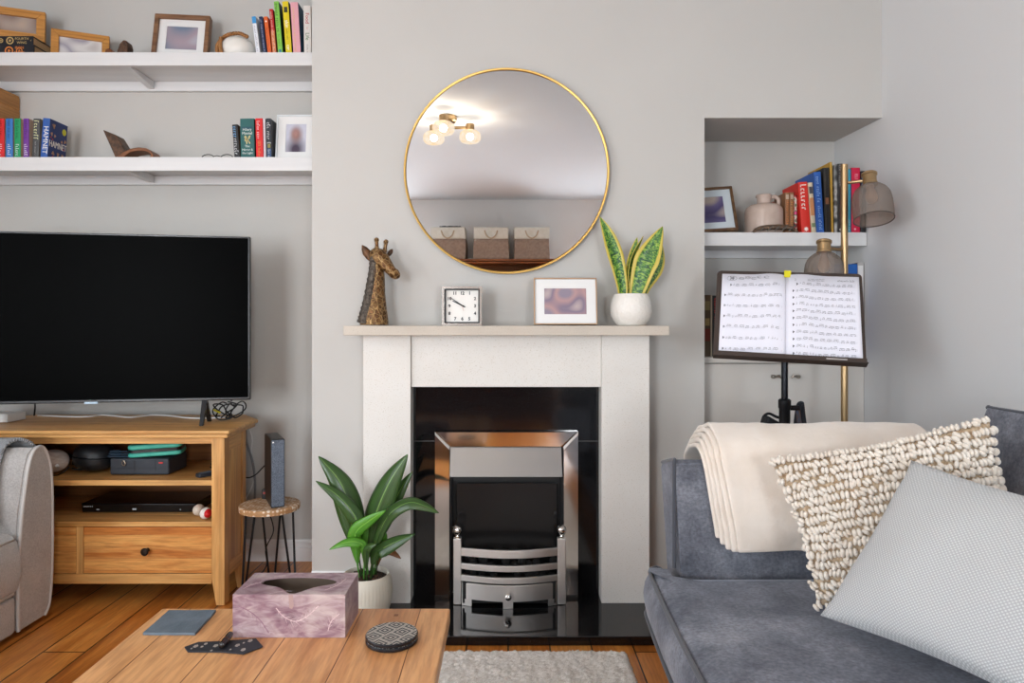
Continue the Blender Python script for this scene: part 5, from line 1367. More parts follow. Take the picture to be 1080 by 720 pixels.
def head(px, py_cap, tilt, ax, side):
    """cap top at pixel; ax = direction the open end points"""
    c = P(px, py_cap, yl - .035 if side > 0 else yl - .045)
    d = V(ax).normalized(); u = d.orthogonal().normalized(); w = d.cross(u)
    mx = axes(c, u, w, d)
    sh = t
    MB().lathe([(.024, 0), (.0275, .003), (.0275, .010), (.024, .013), (.0235, .040), (.0265, .043), (.0265, .050)], n=28, mx=mx).build('lamp_cap', brass, t)
    prof = [(.026, .050), (.040, .058), (.055, .072), (.0645, .092), (.068, .12), (.0685, .15), (.0675, .190)]
    b = MB(); n_ = 96
    rings = []
    for r, z in prof:
        rings.append([b.bm.verts.new(mx @ V((r * (1 + .008 * math.cos(32 * 2 * PI * k / n_)) * math.cos(2 * PI * k / n_), r * (1 + .008 * math.cos(32 * 2 * PI * k / n_)) * math.sin(2 * PI * k / n_), z))) for k in range(n_)])
    for A, B in zip(rings, rings[1:]):
        for k in range(n_): b.bm.faces.new((A[k], A[(k + 1) % n_], B[(k + 1) % n_], B[k]))
    g = b.build('glass_shade', smoke, t, ang=80)
    MB().tube([mx @ V((.0678 * math.cos(2 * PI * k / 48), .0678 * math.sin(2 * PI * k / 48), .190)) for k in range(48)], .0022, 6, closed=True).build('shade_rim', mat('dark_glass_edge', '#4d4540', .2), g)
    MB().lathe([(.011, .05), (.012, .065), (.016, .078), (.021, .092), (.021, .106), (.015, .12), (.004, .126)], n=24, mx=mx).build('bulb', bulbm, t, ang=60)
    a = mx @ V((0, 0, .030)); z_ = a.z
    MB().tube([V((xp, yl, z_ + .0)), V((xp + (a.x - xp) * .3, yl - .004, z_)), a], .0062, 10).build('arm', brass, t)
head(916.5, 182.5, 0, (-.06, -.30, -1), 1)
head(869.0, 253.5, 0, (-.10, -.22, -1), -1)

# ------------------------------------------------------------------ music stand
TL, TR, BR, BL = P(760, 285, 2.48), P(914, 289, 2.34), P(909, 385, 2.20), P(748, 376, 2.34)
o_ = (TL + TR + BR + BL) / 4
ux = ((TR - TL) + (BR - BL)).normalized(); vy = (TL - BL) + (TR - BR); Hd = vy.length / 2; vy = (vy - ux * vy.dot(ux)).normalized(); wz = ux.cross(vy)
Wd = ((TR - TL).length + (BR - BL).length) / 2
xs_, ys_ = X(827.5, 2.40), 2.40
t = thing('music_stand', 'dark brown music stand with an open sheet of music in front of the niche', 'music stand', (xs_, ys_, 0))
sm = axes(o_, ux, vy, wz)
deskm = mat('brown_stand_desk', '#3d322d', .45)
MB().prism(rrect(-Wd / 2, Wd / 2, -Hd / 2, Hd / 2, .016), -.004, 0, sm).build('desk', deskm, t, bev=.0015)
MB().prism(rrect(-Wd / 2, Wd / 2, -Hd / 2 - .004, -Hd / 2 + .0005, .002), -.004, .030, sm).build('ledge', deskm, t, bev=.001)
MB().prism(rect(-Wd / 2 + .004, Wd / 2 - .004, -Hd / 2 + .0008, -Hd / 2 + .012), .027, .030, sm).build('ledge_lip', deskm, t, bev=.001)
MB().prism(rect(Wd * .24, Wd * .37, -Hd / 2 + .001, -Hd / 2 + .006), .0302, .0308, sm).build('maker_plate', mat('light_grey_plate', '#a9a4a0', .4), t)
blp = mat('blue_black_tube', '#14171d', .25, metal=.6)
MB().tube([V((xs_, ys_, Z(427, ys_))), V((xs_, ys_, o_.z - .05)), o_ - wz * .02], .0115, 16).build('pole', blp, t)
MB().cyl((xs_, ys_, .30), (xs_, ys_, Z(428, ys_)), .0165, n=18).build('lower_tube', blp, t)
MB().lathe([(.0185, 0), (.019, .004), (.019, .05), (.0215, .055), (.0215, .08), (.017, .085)], (xs_, ys_, Z(446, ys_)), 24).build('collar', blackm, t)
MB().cyl((xs_ + .015, ys_, Z(430, ys_)), (xs_ + .05, ys_, Z(430, ys_)), .009, n=14).build('clamp_knob', blackm, t)
for k in range(3):
    a = math.radians(35 + 120 * k)
    e = V((math.cos(a), math.sin(a), 0))
    MB().tube([V((xs_, ys_, .36)) + e * .017, V((xs_, ys_, 0)) + e * .24 + V((0, 0, .03)), V((xs_, ys_, .0085)) + e * .27], .008, 10).build('leg', blackm, t)
# open music book
sheetm = mat('sheet_paper', '#e4e4ee', .75, spec=.2)
mk = thing('sheet_music', 'open book of printed music standing on the music stand, numbered 38', 'sheet music', tuple(o_))
y0 = -Hd / 2 + .002; y1 = Hd / 2 - .020
xm_ = -.006; xL, xR = -Wd / 2 + .018, Wd / 2 - .012
def page(x0, x1, sgn):
    def fn(u, v):
        x = x0 + (x1 - x0) * u
        d = abs(x - xm_) / abs(x1 - x0)
        lift = .0075 + .010 * math.exp(-((d - .22) / .2) ** 2) - .004 * math.exp(-(d / .05) ** 2)
        return sm @ V((x, y0 + (y1 - y0) * v, lift + .002))
    return fn
mx_sheet = {}
for nm, x0, x1 in (('left_page', xL, xm_), ('right_page', xm_, xR)):
    b = MB(); b.grid(page(x0, x1, 1), 24, 4); b.build(nm, sheetm, mk, ang=80, solid=.0012)
    b = MB().prism(rect(x0 + .002 if x0 < xm_ else x0, x1, y0, y1 - .001), .0012, .0072, sm); b.build('page_block', paper, mk)
ink = mat('printed_ink', '#3c3c44', .7); inkl = mat('grey_printed_staff', '#b3b2bd', .7)
def music(x0, x1, y, dens):
    """one line of music : staff, clef, notes with stems and beams laid on the page curve"""
    fn = page(*((xL, xm_, 1) if x1 < xm_ + .001 else (xm_, xR, 1)))
    xa, xb_ = (xL, xm_) if x1 < xm_ + .001 else (xm_, xR)
    def pt(x, yy): return fn((x - xa) / (xb_ - xa), (yy - y0) / (y1 - y0)) + wz * .0011
    def quad(b, xx0, xx1, yy0, yy1):
        vs = [b.bm.verts.new(pt(*p)) for p in ((xx0, yy0), (xx1, yy0), (xx1, yy1), (xx0, yy1))]; b.bm.faces.new(vs)
    for k in range(5):
        for s in range(6):
            quad(bs, x0 + (x1 - x0) * s / 6, x0 + (x1 - x0) * (s + 1) / 6, y + (k - 2) * .0016, y + (k - 2) * .0016 + .00028)
    quad(bn, x0 + .001, x0 + .0035, y - .004, y + .005); quad(bn, x0 + .004, x0 + .006, y - .001, y + .003)
    x = x0 + .012
    while x < x1 - .006:
        grp = random.choice((1, 1, 2, 4, 4, 3)); st = .0042
        yy = y + random.choice((-1.5, -1, 0, 1, 1.5)) * .0016
        for g_ in range(grp):
            if x > x1 - .004: break
            q_ = yy + random.choice((-1, 0, 1)) * .001
            quad(bn, x, x + .0022, q_ - .0008, q_ + .0010); quad(bn, x + .0018, x + .0023, q_, yy + .0068)
            x += st
        if grp > 1: quad(bn, x - st * grp + .0018, x - st + .0022, yy + .0060, yy + .0070)
        x += random.uniform(.002, .009) / dens
random.seed(8)
Hp = y1 - y0
_music = music
def music(*a):
    global bs, bn
    bs, bn = MB(), MB(); _music(*a)
    q = bs.build('staff', inkl, mk, ang=None, recalc=False); bn.build('notes', ink, q, ang=None, recalc=False)
for k in range(7):
    music(xL + .010 + (.018 if k == 0 else 0), xm_ - .012, y1 - .046 - k * (Hp - .058) / 6.35, .9)
for k in range(11):
    music(xm_ + .020 + (.012 if k == 0 else 0), xR - .014, y1 - .040 - k * (Hp - .050) / 10.35, 1.5)
b = MB(); fnL = page(xL, xm_, 1)
def on(x, y):  return fnL((x - xL) / (xm_ - xL), (y - y0) / (y1 - y0)) + wz * .0012
def lab(x, y): return axes(on(x, y), ux, vy, wz)
b.text('38', .016, lab(xL + .034, y1 - .018))
el = lambda w_, h_, n_=24: [(w_ * math.cos(2 * PI * k / n_), h_ * math.sin(2 * PI * k / n_)) for k in range(n_)]
b.ring(el(.017, .0095), el(.0163, .0088), 0, .0003, lab(xL + .034, y1 - .018))
for dx, dy in ((.066, -.018), (.088, -.014), (.108, -.018), (.127, -.013), (.150, -.015)):
    b.ring(el(.0095, .0045), el(.0088, .0039), 0, .0003, lab(xL + dx, y1 + dy))
    squiggle(b, lab(xL + dx - .007, y1 + dy - .001), .013, .003, (3, 4))
b.build('page_heading', ink, mk, ang=None)
b = MB(); fnR = page(xm_, xR, 1)
def onR(x, y): return axes(fnR((x - xm_) / (xR - xm_), (y - y0) / (y1 - y0)) + wz * .0012, ux, vy, wz)
squiggle(b, onR(xm_ + .165, y1 - .021), .050, .0062, (7, 9))
squiggle(b, onR(xm_ + .028, y1 - .020), .095, .0035, (5, 9), lines=2)
b.build('page_title', mat('mid_grey_print', '#6b6b73', .7), mk, ang=None)
tag(MB().prism(rect(-.012, .010, y1 - .010, Hd / 2 - .003), .0125, .0142, sm).build('sticky_tab', mat('yellow_tab', '#d9cf1f', .6)), 'bright yellow sticky tab at the top of the open music book', 'tab')
# bag hanging at the stand
t = thing('shoulder_bag', 'black bag with a grey panel hanging on the music stand behind the sofa', 'bag', (X(827, 2.46), 2.46, .47))
bagm = mat('black_nylon', '#1a1d22', .7, bmp=(120, .5, .003))
xa_, xb2 = X(803.5, 2.47), X(846, 2.47)
zt_ = Z(437, 2.47)
pf = [(xa_ - .02, .48), (xb2 + .02, .48), (xb2 + .012, .62), (xb2 - .005, Z(452, 2.47)), (X(826, 2.47), Z(448, 2.47)), (X(812, 2.47), Z(440, 2.47)), (X(807.5, 2.47), zt_), (xa_ + .004, Z(446, 2.47))]
MB().prism(pf, -.03, .035, XZ(2.475)).build('body', bagm, t, bev=.010, seg=3)
MB().prism([(X(810, 2.44), .60), (X(824, 2.44), .60), (X(823, 2.44), Z(451, 2.44)), (X(811, 2.44), Z(446, 2.44))], .0365, .0385, XZ(2.475)).build('grey_panel', mat('grey_mesh_panel', '#4b4a4e', .8), t)
MB().tube(smooth([P(806, 438, 2.455), P(811, 436, 2.45), P(818, 439, 2.45), P(824, 442, 2.45), P(824, 452, 2.45)], 5), [(.005, .009)] * 21, 8).build('top_handle', bagm, t, ang=70)
MB().tube(smooth([P(838, 470, 2.44), P(840, 445, 2.44), P(842.5, 428, 2.428), P(845, 425.5, 2.425), P(846, 430, 2.44), P(848, 446, 2.45), P(853, 470, 2.455)], 6), [(.004, .010)] * 37, 8, up=(0, 1, 0)).build('strap', mat('blue_black_webbing', '#252a33', .6), t, ang=70)
MB().tube([P(841.5, 433, 2.415), P(846.5, 470, 2.43)], [(.003, .008)] * 2, 8, up=(0, 1, 0)).build('striped_strap', mat('steel_blue_webbing', '#4a5d78', .6, c2='#6b5038', sc=(80, 80, 20)), t, ang=70)

# ------------------------------------------------------------------ sofa along the right wall
def velvet(name, c0, c1, c2):
    m, b = new_mat(name, c1, .85, spec=.15, sheen=.55)
    b.inputs['Sheen Roughness'].default_value = .35; b.inputs['Sheen Tint'].default_value = lin('#c5cad6')
    v = coords(m, 'Object')
    f = noise_tex(m, v, 7, 8, .68, .25); g = noise_tex(m, coords(m, 'Object', (90, 420, 420)), 1, 2)
    c = ramp(m, f, [(.34, c0), (.5, c1), (.66, c2)])
    c = mixc(m, .5, c, ramp(m, noise_tex(m, v, 120, 3), [(.3, '#8c8c8c'), (.65, '#ffffff')]), 'MULTIPLY')
    setc(m, b, mixc(m, .25, c, ramp(m, g, [(.3, '#555555'), (.7, '#ffffff')]), 'MULTIPLY'))
    bump(m, b, g, .12, .002)
    return m
velv = velvet('grey_velvet', '#5f626c', '#7b7e88', '#999ca5')
pipe = mat('dark_velvet_piping', '#40434b', .8, sheen=.3)
sofa = thing('sofa', 'blue-grey velvet sofa with dark piping along the right wall', 'sofa', (.95, .95, 0))
AY0, AY1 = 1.80, 1.967
SX = .44
zs_ = .452
def side_arm(y0, y1, inner):
    """arm slab with a slightly raked front and a softly crowned top"""
    b = MB()
    yi, yo = (y0, y1) if inner == 0 else (y1, y0)
    n_ = 10
    prof = [(yi, .12), (yi, .70)]
    for k in range(n_ + 1):
        f = k / n_; prof.append((yi + (yo - yi) * f, .7475 - .042 * f - .03 * (2 * f - 1) ** 6 * 0 + (-.012 if f in (0, 1) else 0)))
    prof += [(yo, .69), (yo, .12)]
    front = [V((SX + (.035 if z < .3 else 0), y, z)) for y, z in prof]
    back = [V((XR - .075, y, z)) for y, z in prof]
    A = [b.bm.verts.new(p) for p in front]; B = [b.bm.verts.new(p) for p in back]
    for i in range(len(A)):
        j = (i + 1) % len(A); b.bm.faces.new((A[i], A[j], B[j], B[i]))
    b.bm.faces.new(A[::-1]); b.bm.faces.new(B)
    a = b.build('arm', velv, sofa, bev=.012, seg=3, ang=50)
    pts = [V((SX - .001, yi + (.004 if inner == 0 else -.004), z)) for z in (.46, .60, .70, .738)] + [V((SX + .002, yi + (yo - yi) * f, .748 - .042 * f)) for f in (.12, .4, .7, .92)]
    MB().tube(smooth(pts, 4), .0055, 8).build('piping', pipe, a, ang=80)
side_arm(AY0, AY1, 0); side_arm(-.30, -.133, 1)
MB().hexa([(SX + .025, -.14, .20), (XR - .08, -.14, .20), (XR - .08, AY0 + .01, .20), (SX + .025, AY0 + .01, .20)], [(SX + .01, -.14, .30), (XR - .08, -.14, .30), (XR - .08, AY0 + .01, .30), (SX + .01, AY0 + .01, .30)]).build('seat_frame', velv, sofa, bev=.01)
MB().hexa([(SX + .04, -.29, .09), (XR - .08, -.29, .09), (XR - .08, AY1 - .01, .09), (SX + .04, AY1 - .01, .09)], [(SX + .03, -.29, .205), (XR - .08, -.29, .205), (XR - .08, AY1 - .01, .205), (SX + .03, AY1 - .01, .205)]).build('base', velv, sofa, bev=.008)
for x in (SX + .09, XR - .16):
    for y in (-.22, AY1 - .09): MB().cyl((x, y, .0006), (x, y, .091), .016, .024, 14).build('foot', black, sofa)
MB().hexa([(1.25, -.14, .20), (XR - .045, -.14, .20), (XR - .045, AY0 - .002, .20), (1.25, AY0 - .002, .20)], [(1.34, -.14, .84), (XR - .03, -.14, .84), (XR - .03, AY0 - .002, .84), (1.34, AY0 - .002, .84)]).build('backrest', velv, sofa, bev=.03, seg=4)
# seat cushion with a T-shaped end that wraps the arm front
def cushion_outline():
    o = [(1.23, AY0 - .008), (.50, AY0 - .008), (SX + .005, AY0 - .004), (SX - .012, AY0 + .025)]
    o += [(SX - .020, AY0 + .075), (.395, AY0 + .078), (.374, AY0 + .05), (.366, AY0 - .02)]
    o += [(.356, 1.55), (.350, 1.20), (.350, .5), (.352, .0), (1.23, .0)]
    return o
ol = cushion_outline()
from mathutils.geometry import tessellate_polygon
def ring_pts(ins, z): 
    P2 = [V((x, y, 0)) for x, y in ol]; n_ = len(P2); out = []
    for i in range(n_):
        a, b_, c = P2[i - 1], P2[i], P2[(i + 1) % n_]
        d1 = (b_ - a).normalized(); d2 = (c - b_).normalized()
        n1 = V((-d1.y, d1.x, 0)); n2 = V((-d2.y, d2.x, 0)); nn = (n1 + n2).normalized()
        out.append(V((b_.x + nn.x * ins, b_.y + nn.y * ins, z)))
    return out
b = MB()
sgn = 1
levels = [(.030, .305), (.010, .315), (-.004, .345), (-.008, .375), (-.004, .405), (.006, .428), (.022, .441), (.06, .449)]
# outline is clockwise or not: make inset positive go inwards
ar = sum(ol[i][0] * ol[(i + 1) % len(ol)][1] - ol[(i + 1) % len(ol)][0] * ol[i][1] for i in range(len(ol)))
sgn = 1 if ar > 0 else -1
rings = [[b.bm.verts.new(p) for p in ring_pts(sgn * i_, z)] for i_, z in levels]
for A, B in zip(rings, rings[1:]):
    for k in range(len(A)): b.bm.faces.new((A[k], A[(k + 1) % len(A)], B[(k + 1) % len(A)], B[k]))
b.bm.faces.new(rings[0]); top = b.bm.faces.new(rings[-1])
bmesh.ops.triangulate(b.bm, faces=[f for f in b.bm.faces if len(f.verts) > 4])
sc2 = b.build('seat_cushion', velv, sofa, ang=60)
sc2.modifiers.new('b', 'BEVEL').width = .008; sc2.modifiers['b'].segments = 2; sc2.modifiers['b'].limit_method = 'ANGLE'
pp = [p for p in ring_pts(sgn * .010, .436)][1:-1]
MB().tube(smooth(pp, 5), .0055, 8).build('piping', pipe, sc2, ang=80)
pp = [p for p in ring_pts(sgn * .000, .325)][2:-1]
MB().tube(smooth(pp, 5), .005, 8).build('piping', pipe, sc2, ang=80)
# loose back cushions
def back_cushion(y0, y1, lab_=None):
    b = MB()
    A, B, C, D = V((1.195, y1, .462)), V((1.250, y1, .885)), V((1.250, y0, .885)), V((1.195, y0, .462))
    n_ = V((-.985, 0, .17))
    def q(u, v):
        p = A.lerp(D, u).lerp(B.lerp(C, u), v); return p
    hb = lambda u, v: (max(0, math.sin(PI * min(1, max(0, .02 + .96 * u)))) * max(0, math.sin(PI * min(1, max(0, .02 + .96 * v))))) ** .28
    b.grid(lambda u, v: q(u, v) + n_ * (.055 * hb(u, v) - .0), 24, 16); b.grid(lambda u, v: q(u, v) - n_ * (.055 * hb(u, v)), 24, 16)
    bmesh.ops.bridge_loops(b.bm, edges=[e for e in b.bm.edges if e.is_boundary])
    o = b.build('back_cushion', velv, sofa, ang=80)
    ed = [q(0, 0), q(0, .33), q(0, .66), q(0, .97), q(.03, 1), q(.5, 1), q(.97, 1), q(1, .97), q(1, .5), q(1, 0)]
    MB().tube(smooth(ed, 5), .0065, 8).build('piping', pipe, o, ang=80)
back_cushion(.86, 1.765); back_cushion(-.11, .85)

# blanket folded over the arm : nested soft layers
blank, b_ = new_mat('cream_fleece', '#d9cfc6', .95, spec=.1, sheen=.4)
v_ = coords(blank, 'Object'); f = noise_tex(blank, v_, 90, 3); g_ = noise_tex(blank, v_, 7, 3)
setc(blank, b_, ramp(blank, g_, [(.3, '#d8cbbd'), (.7, '#e6ddd3')])); bump(blank, b_, f, .35, .004)
bl = thing('folded_blanket', 'folded cream fleece blanket draped over the far arm of the velvet sofa', 'blanket', (.85, 1.88, .5))
def layer(off, x0, x1, zin, zout, k):
    pr = [(AY0 - .012 - off, zin), (AY0 - .016 - off * 1.1, .60), (AY0 - .012 - off, .70), (AY0 - .004 - off * .75, .748 + off * .6), (AY0 + .035, .764 + off * .95), (AY0 + .095, .756 + off), (AY1 - .03 + off * .2, .740 + off), (AY1 + .008 + off * .8, .705 + off * .4), (AY1 + .016 + off, .60), (AY1 + .014 + off, zout)]
    sp_ = smooth([V((0, y, z)) for y, z in pr], 6); m_ = len(sp_) - 1
    def fn(u, v):
        i = min(int(u * m_), m_ - 1); p = sp_[i].lerp(sp_[i + 1], u * m_ - i)
        z01 = max(0, min(1, (.76 - p.z) / .24))
        fold = 0
        x = (x0 + .040 * z01 if p.y < 1.9 else x0 + .02 * z01) + (x1 - x0) * v
        w_ = .010 * NZ.noise(V((x * 6, u * 5, 3.1))) + .003 * NZ.noise(V((x * 19, u * 14, k)))
        ce = V((0, 1.885, .60)); d = V((0, p.y, p.z)) - ce; d.normalize()
        bul = .010 * math.sin(PI * min(1, v * 14)) if v < 1 / 14 else 0
        sag = .012 * math.sin(v * 5 + k) * z01 
        return V((x, p.y + d.y * max(0, w_ + .006), p.z + d.z * max(0, w_ + .006) - sag * .5))
    return fn
for k, (off, x0, zin) in enumerate(((.004, .505, .550), (.018, .512, .542), (.032, .520, .535), (.046, .529, .530), (.060, .540, .528))):
    b = MB(); b.grid(layer(off, x0, 1.10, zin, .56, k), 60, 40)
    o = b.build('layer', blank, bl, ang=80, solid=.011); o.modifiers['s'].offset = 0
    q_ = o.modifiers.new('b', 'BEVEL'); q_.width = .004; q_.segments = 2; q_.limit_method = 'ANGLE'

# knitted bobble cushion
wool = mat('cream_wool', '#e0d9cf', .95, c2='#d6cbbd', sc=60, sheen=.3)
wbase = mat('tan_cushion_weave', '#c9b69d', .95, c2='#a58d70', sc=120, bmp=(200, .8, .004))
A, B, C, D = P(862, 646, 1.535), P(814, 488, 1.64), P(1043, 443, 1.545), None
A.z = .468
D = A + C - B + V((-.022, .02, -.02))
kc_ = thing('bobble_cushion', 'cream cushion covered in chunky knitted bobbles leaning in the corner of the sofa', 'cushion', tuple((A + D) / 2))
b = MB(); front, nr, mid = pillow(b, A, B, C, D, .055, 30, .05, .5, .01, seed=3)
b.build('cover', wbase, kc_, ang=80)
random.seed(21)
b = MB(); NU, NV = 25, 17
for i in range(NU):
    for j in range(NV):
        u = min(1, max(0, (i + .35 * (j % 2) + random.uniform(-.13, .13)) / (NU - .7))); v = min(1, max(0, (j + random.uniform(-.12, .12)) / (NV - 1)))
        c = front(u, v)
        e1 = (front(min(1, u + .01), v) - front(min(1, u + .01) - .02, v)).normalized(); e2 = (front(u, min(1, v + .01)) - front(u, min(1, v + .01) - .02)).normalized(); nn = e1.cross(e2).normalized()
        if nn.dot(nr) < 0: nn = -nn
        rot = axes((0, 0, 0), e1, nn.cross(e1), nn).to_3x3()
        rz = M.Rotation(random.uniform(-.5, .9), 3, 'Z')
        s = random.uniform(.85, 1.12)
        for q_ in (-1, 1):
            # two fat loops of yarn side by side
            b.sph(c + nn * .0065 + rot @ (rz @ V((.0046 * q_ * s, 0, 0))), (.0052 * s, .0098 * s, .0078 * s), 8, 6, rot @ rz)
        if random.random() < .3: b.sph(c + nn * .0085 + rot @ V((random.uniform(-.008, .008), .009, 0)), (.005, .005, .006), 7, 5, rot)
q_ = b.build('bobbles', wool, kc_, ang=80, recalc=False); q_['kind'] = 'stuff'
# white waffle cushion
waf, b_ = new_mat('white_waffle_weave', '#dddcd8', .9, spec=.15, sheen=.2)
s_ = sep(waf, coords(waf, 'UV', (2 * PI * 62, 2 * PI * 52, 1)))
hgt = mth(waf, 'MULTIPLY', mth(waf, 'SINE', s_[0]), mth(waf, 'SINE', s_[1]))
setc(waf, b_, ramp(waf, hgt, [(.0, '#acaeaf'), (.6, '#cbcccc')])); bump(waf, b_, hgt, .3, .002)
w1, w2 = P(962, 486, 1.47), P(866, 649, 1.425)
w2.z = max(w2.z, .485)
w4 = w2 + V((.217, -.394, .0)); w4.z = .490; w3 = V((1.09, 1.06, .765))
wc = thing('waffle_cushion', 'large plain white waffle-weave cushion in front of the bobbled cushion', 'cushion', tuple((w2 + w4) / 2))
b = MB(); pillow(b, w2, w1, w3, w4, .078, 36, .035, .42, .012, seed=9)
b.build('cover', waf, wc, ang=80)
# ------------------------------------------------------------------ rug
rugm, b_ = new_mat('cream_rug_pile', '#d3c8b9', 1, spec=.05)
v_ = coords(rugm, 'Object'); f = noise_tex(rugm, v_, 60, 4); g_ = noise_tex(rugm, v_, 240, 2)
setc(rugm, b_, mixc(rugm, .5, ramp(rugm, f, [(.3, '#dcd6ce'), (.65, '#f0ece8')]), ramp(rugm, g_, [(.3, '#c0b4a5'), (.6, '#f6f2ec')])))
random.seed(5)
def rugf(u, v):
    e = min(u, 1 - u) * 1.4; e2 = min(v, 1 - v) * 1.5
    h = .017 * min(1, e / .012) ** .5 * min(1, e2 / .012) ** .5 if e > 0 and e2 > 0 else 0
    x, y = -1.0 + 1.396 * u, .75 + 1.53 * v
    return V((x + random.uniform(-.003, .003), y + random.uniform(-.003, .003), .002 + h * (.8 + random.random() * .35 + .25 * NZ.noise(V((x * 40, y * 14, 0))))))
b = MB(); b.grid(rugf, 240, 260)
tag(b.build('rug', rugm, ang=None), 'shaggy cream rug on the floorboards in front of the hearth', 'rug')

# ------------------------------------------------------------------ coffee table
tx0, tx1, ty0, ty1, tz = -.796, -.1335, .52, 1.570, .45
t = thing('coffee_table', 'low oak coffee table with a planked top in the foreground', 'coffee table', ((tx0 + tx1) / 2, (ty0 + ty1) / 2, 0))
tabm = planks('table_planks', ['#a06a3e', '#c68a56', '#dba672', '#cc945f'], .132, 3.0, 'y', .38, .0012, '#5a3318', 12, .5)
MB().box(tx0, tx1, ty0, ty1, tz - .034, tz).build('tabletop', tabm, t, bev=.004, seg=3)
tabo = wood('table_oak', ['#9a6536', '#b47c48', '#a56f3e'], 'z', 8)
tabx = wood('table_oak_rail', ['#9a6536', '#b47c48', '#a56f3e'], 'y', 8)
for x in (tx0 + .03, tx1 - .10):
    for y in (ty0 + .03, ty1 - .10): MB().box(x, x + .07, y, y + .07, .0245, tz - .0345).build('leg', tabo, t, bev=.003)
for x in (tx0 + .045, tx1 - .065): MB().box(x, x + .02, ty0 + .101, ty1 - .101, tz - .11, tz - .0345).build('apron', tabx, t)
for y in (ty0 + .045, ty1 - .065): MB().box(tx0 + .101, tx1 - .101, y, y + .02, tz - .11, tz - .0345).build('apron', tabx, t)
MB().box(X(415.5, 1.53), X(420, 1.53), 1.527, 1.537, tz, tz + .0003).build('peg', mat('dark_peg', '#7a4c2a', .5), t)
ZT = tz + .0006
# tissue box
bx0_, bx1_, by0_, by1_, bh = -.573, -.339, 1.420, 1.545, .090
t = thing('tissue_box', 'mauve feather-patterned tissue box with a torn oval opening on the coffee table', 'tissue box', (-.456, 1.483, ZT))
tis, b_ = new_mat('mauve_feather_print', '#a8808a', .35)
v_ = coords(tis, 'Object', (7, 7, 11)); f = noise_tex(tis, v_, 1, 3, .5, 1.6)
g_ = noise_tex(tis, coords(tis, 'Object', (14, 14, 40), (.3, .7, .4)), 1, 4, .6, 2.5)
c_ = ramp(tis, f, [(.30, '#644353'), (.43, '#886a74'), (.55, '#a89494'), (.7, '#bcaeab')])
setc(tis, b_, mixc(tis, .3, c_, ramp(tis, g_, [(.4, '#7d5a68'), (.62, '#d0c2c0')])))
inner = mat('grey_card_inside', '#7a6a5c', .9)
cxm, cym = (bx0_ + bx1_) / 2, 1.487
hole = []
for k in range(48):
    a = 2 * PI * k / 48
    x = .082 * math.cos(a); y = (.030 if math.sin(a) > 0 else .026) * math.sin(a)
    hole.append([cxm + x, cym + y])
def pull(p):     # torn tongue towards the front edge
    d = (p[0] - (cxm + .005)) / .030
    if p[1] < cym: p[1] -= .038 * math.exp(-(d * 1.1) ** 2)
    return tuple(p)
hole = [pull(p) for p in hole]
def box_ring(n_):
    o = []
    for k in range(48):
        a = 2 * PI * k / 48; c, s = math.cos(a), math.sin(a)
        w_, h_ = (bx1_ - bx0_) / 2, (by1_ - by0_) / 2
        q_ = min(w_ / abs(c) if abs(c) > 1e-6 else 9, h_ / abs(s) if abs(s) > 1e-6 else 9)
        o.append((cxm + c * q_, (by0_ + by1_) / 2 + s * q_))
    # snap nearest to the corners
    for cx_, cy_ in ((bx0_, by0_), (bx1_, by0_), (bx1_, by1_), (bx0_, by1_)):
        i = min(range(48), key=lambda i: (o[i][0] - cx_) ** 2 + (o[i][1] - cy_) ** 2); o[i] = (cx_, cy_)
    return o
b = MB()
b.ring(box_ring(48), hole, ZT + bh - .0012, ZT + bh)
tt = .0012
b.box(bx0_, bx1_, by0_, by0_ + tt, ZT, ZT + bh - .0012).box(bx0_, bx1_, by1_ - tt, by1_, ZT, ZT + bh - .0012)
b.box(bx0_, bx0_ + tt, by0_ + tt, by1_ - tt, ZT, ZT + bh - .0012).box(bx1_ - tt, bx1_, by0_ + tt, by1_ - tt, ZT, ZT + bh - .0012)
b.build('carton', tis, t, ang=30)
MB().box(bx0_ + tt, bx1_ - tt, by0_ + tt, by1_ - tt, ZT + .001, ZT + .012).build('tissues', mat('white_tissue', '#d9d4cc', .95), t)
b = MB()
i0, i1, j0, j1 = bx0_ + tt + .0004, bx1_ - tt - .0004, by0_ + tt + .0004, by1_ - tt - .0004
for q_ in ([(i0, j0), (i1, j0)], [(i0, j1), (i1, j1)], [(i0, j0), (i0, j1)], [(i1, j0), (i1, j1)]):
    (xa_, ya_), (xc_, yc_) = q_
    b.hexa([(xa_, ya_, ZT + .012), (xc_, yc_, ZT + .012), (xc_ + .0003, yc_ + .0003, ZT + .012), (xa_ + .0003, ya_ + .0003, ZT + .012)], [(xa_, ya_, ZT + bh - .0014), (xc_, yc_, ZT + bh - .0014), (xc_ + .0003, yc_ + .0003, ZT + bh - .0014), (xa_ + .0003, ya_ + .0003, ZT + bh - .0014)])
b.build('inner_lining', inner, t)
fth = mat('pale_feather', '#d3bfbe', .5, c2='#b79aa0', sc=200); fthd = mat('dark_feather', '#7b5567', .5, c2='#94717f', sc=200)
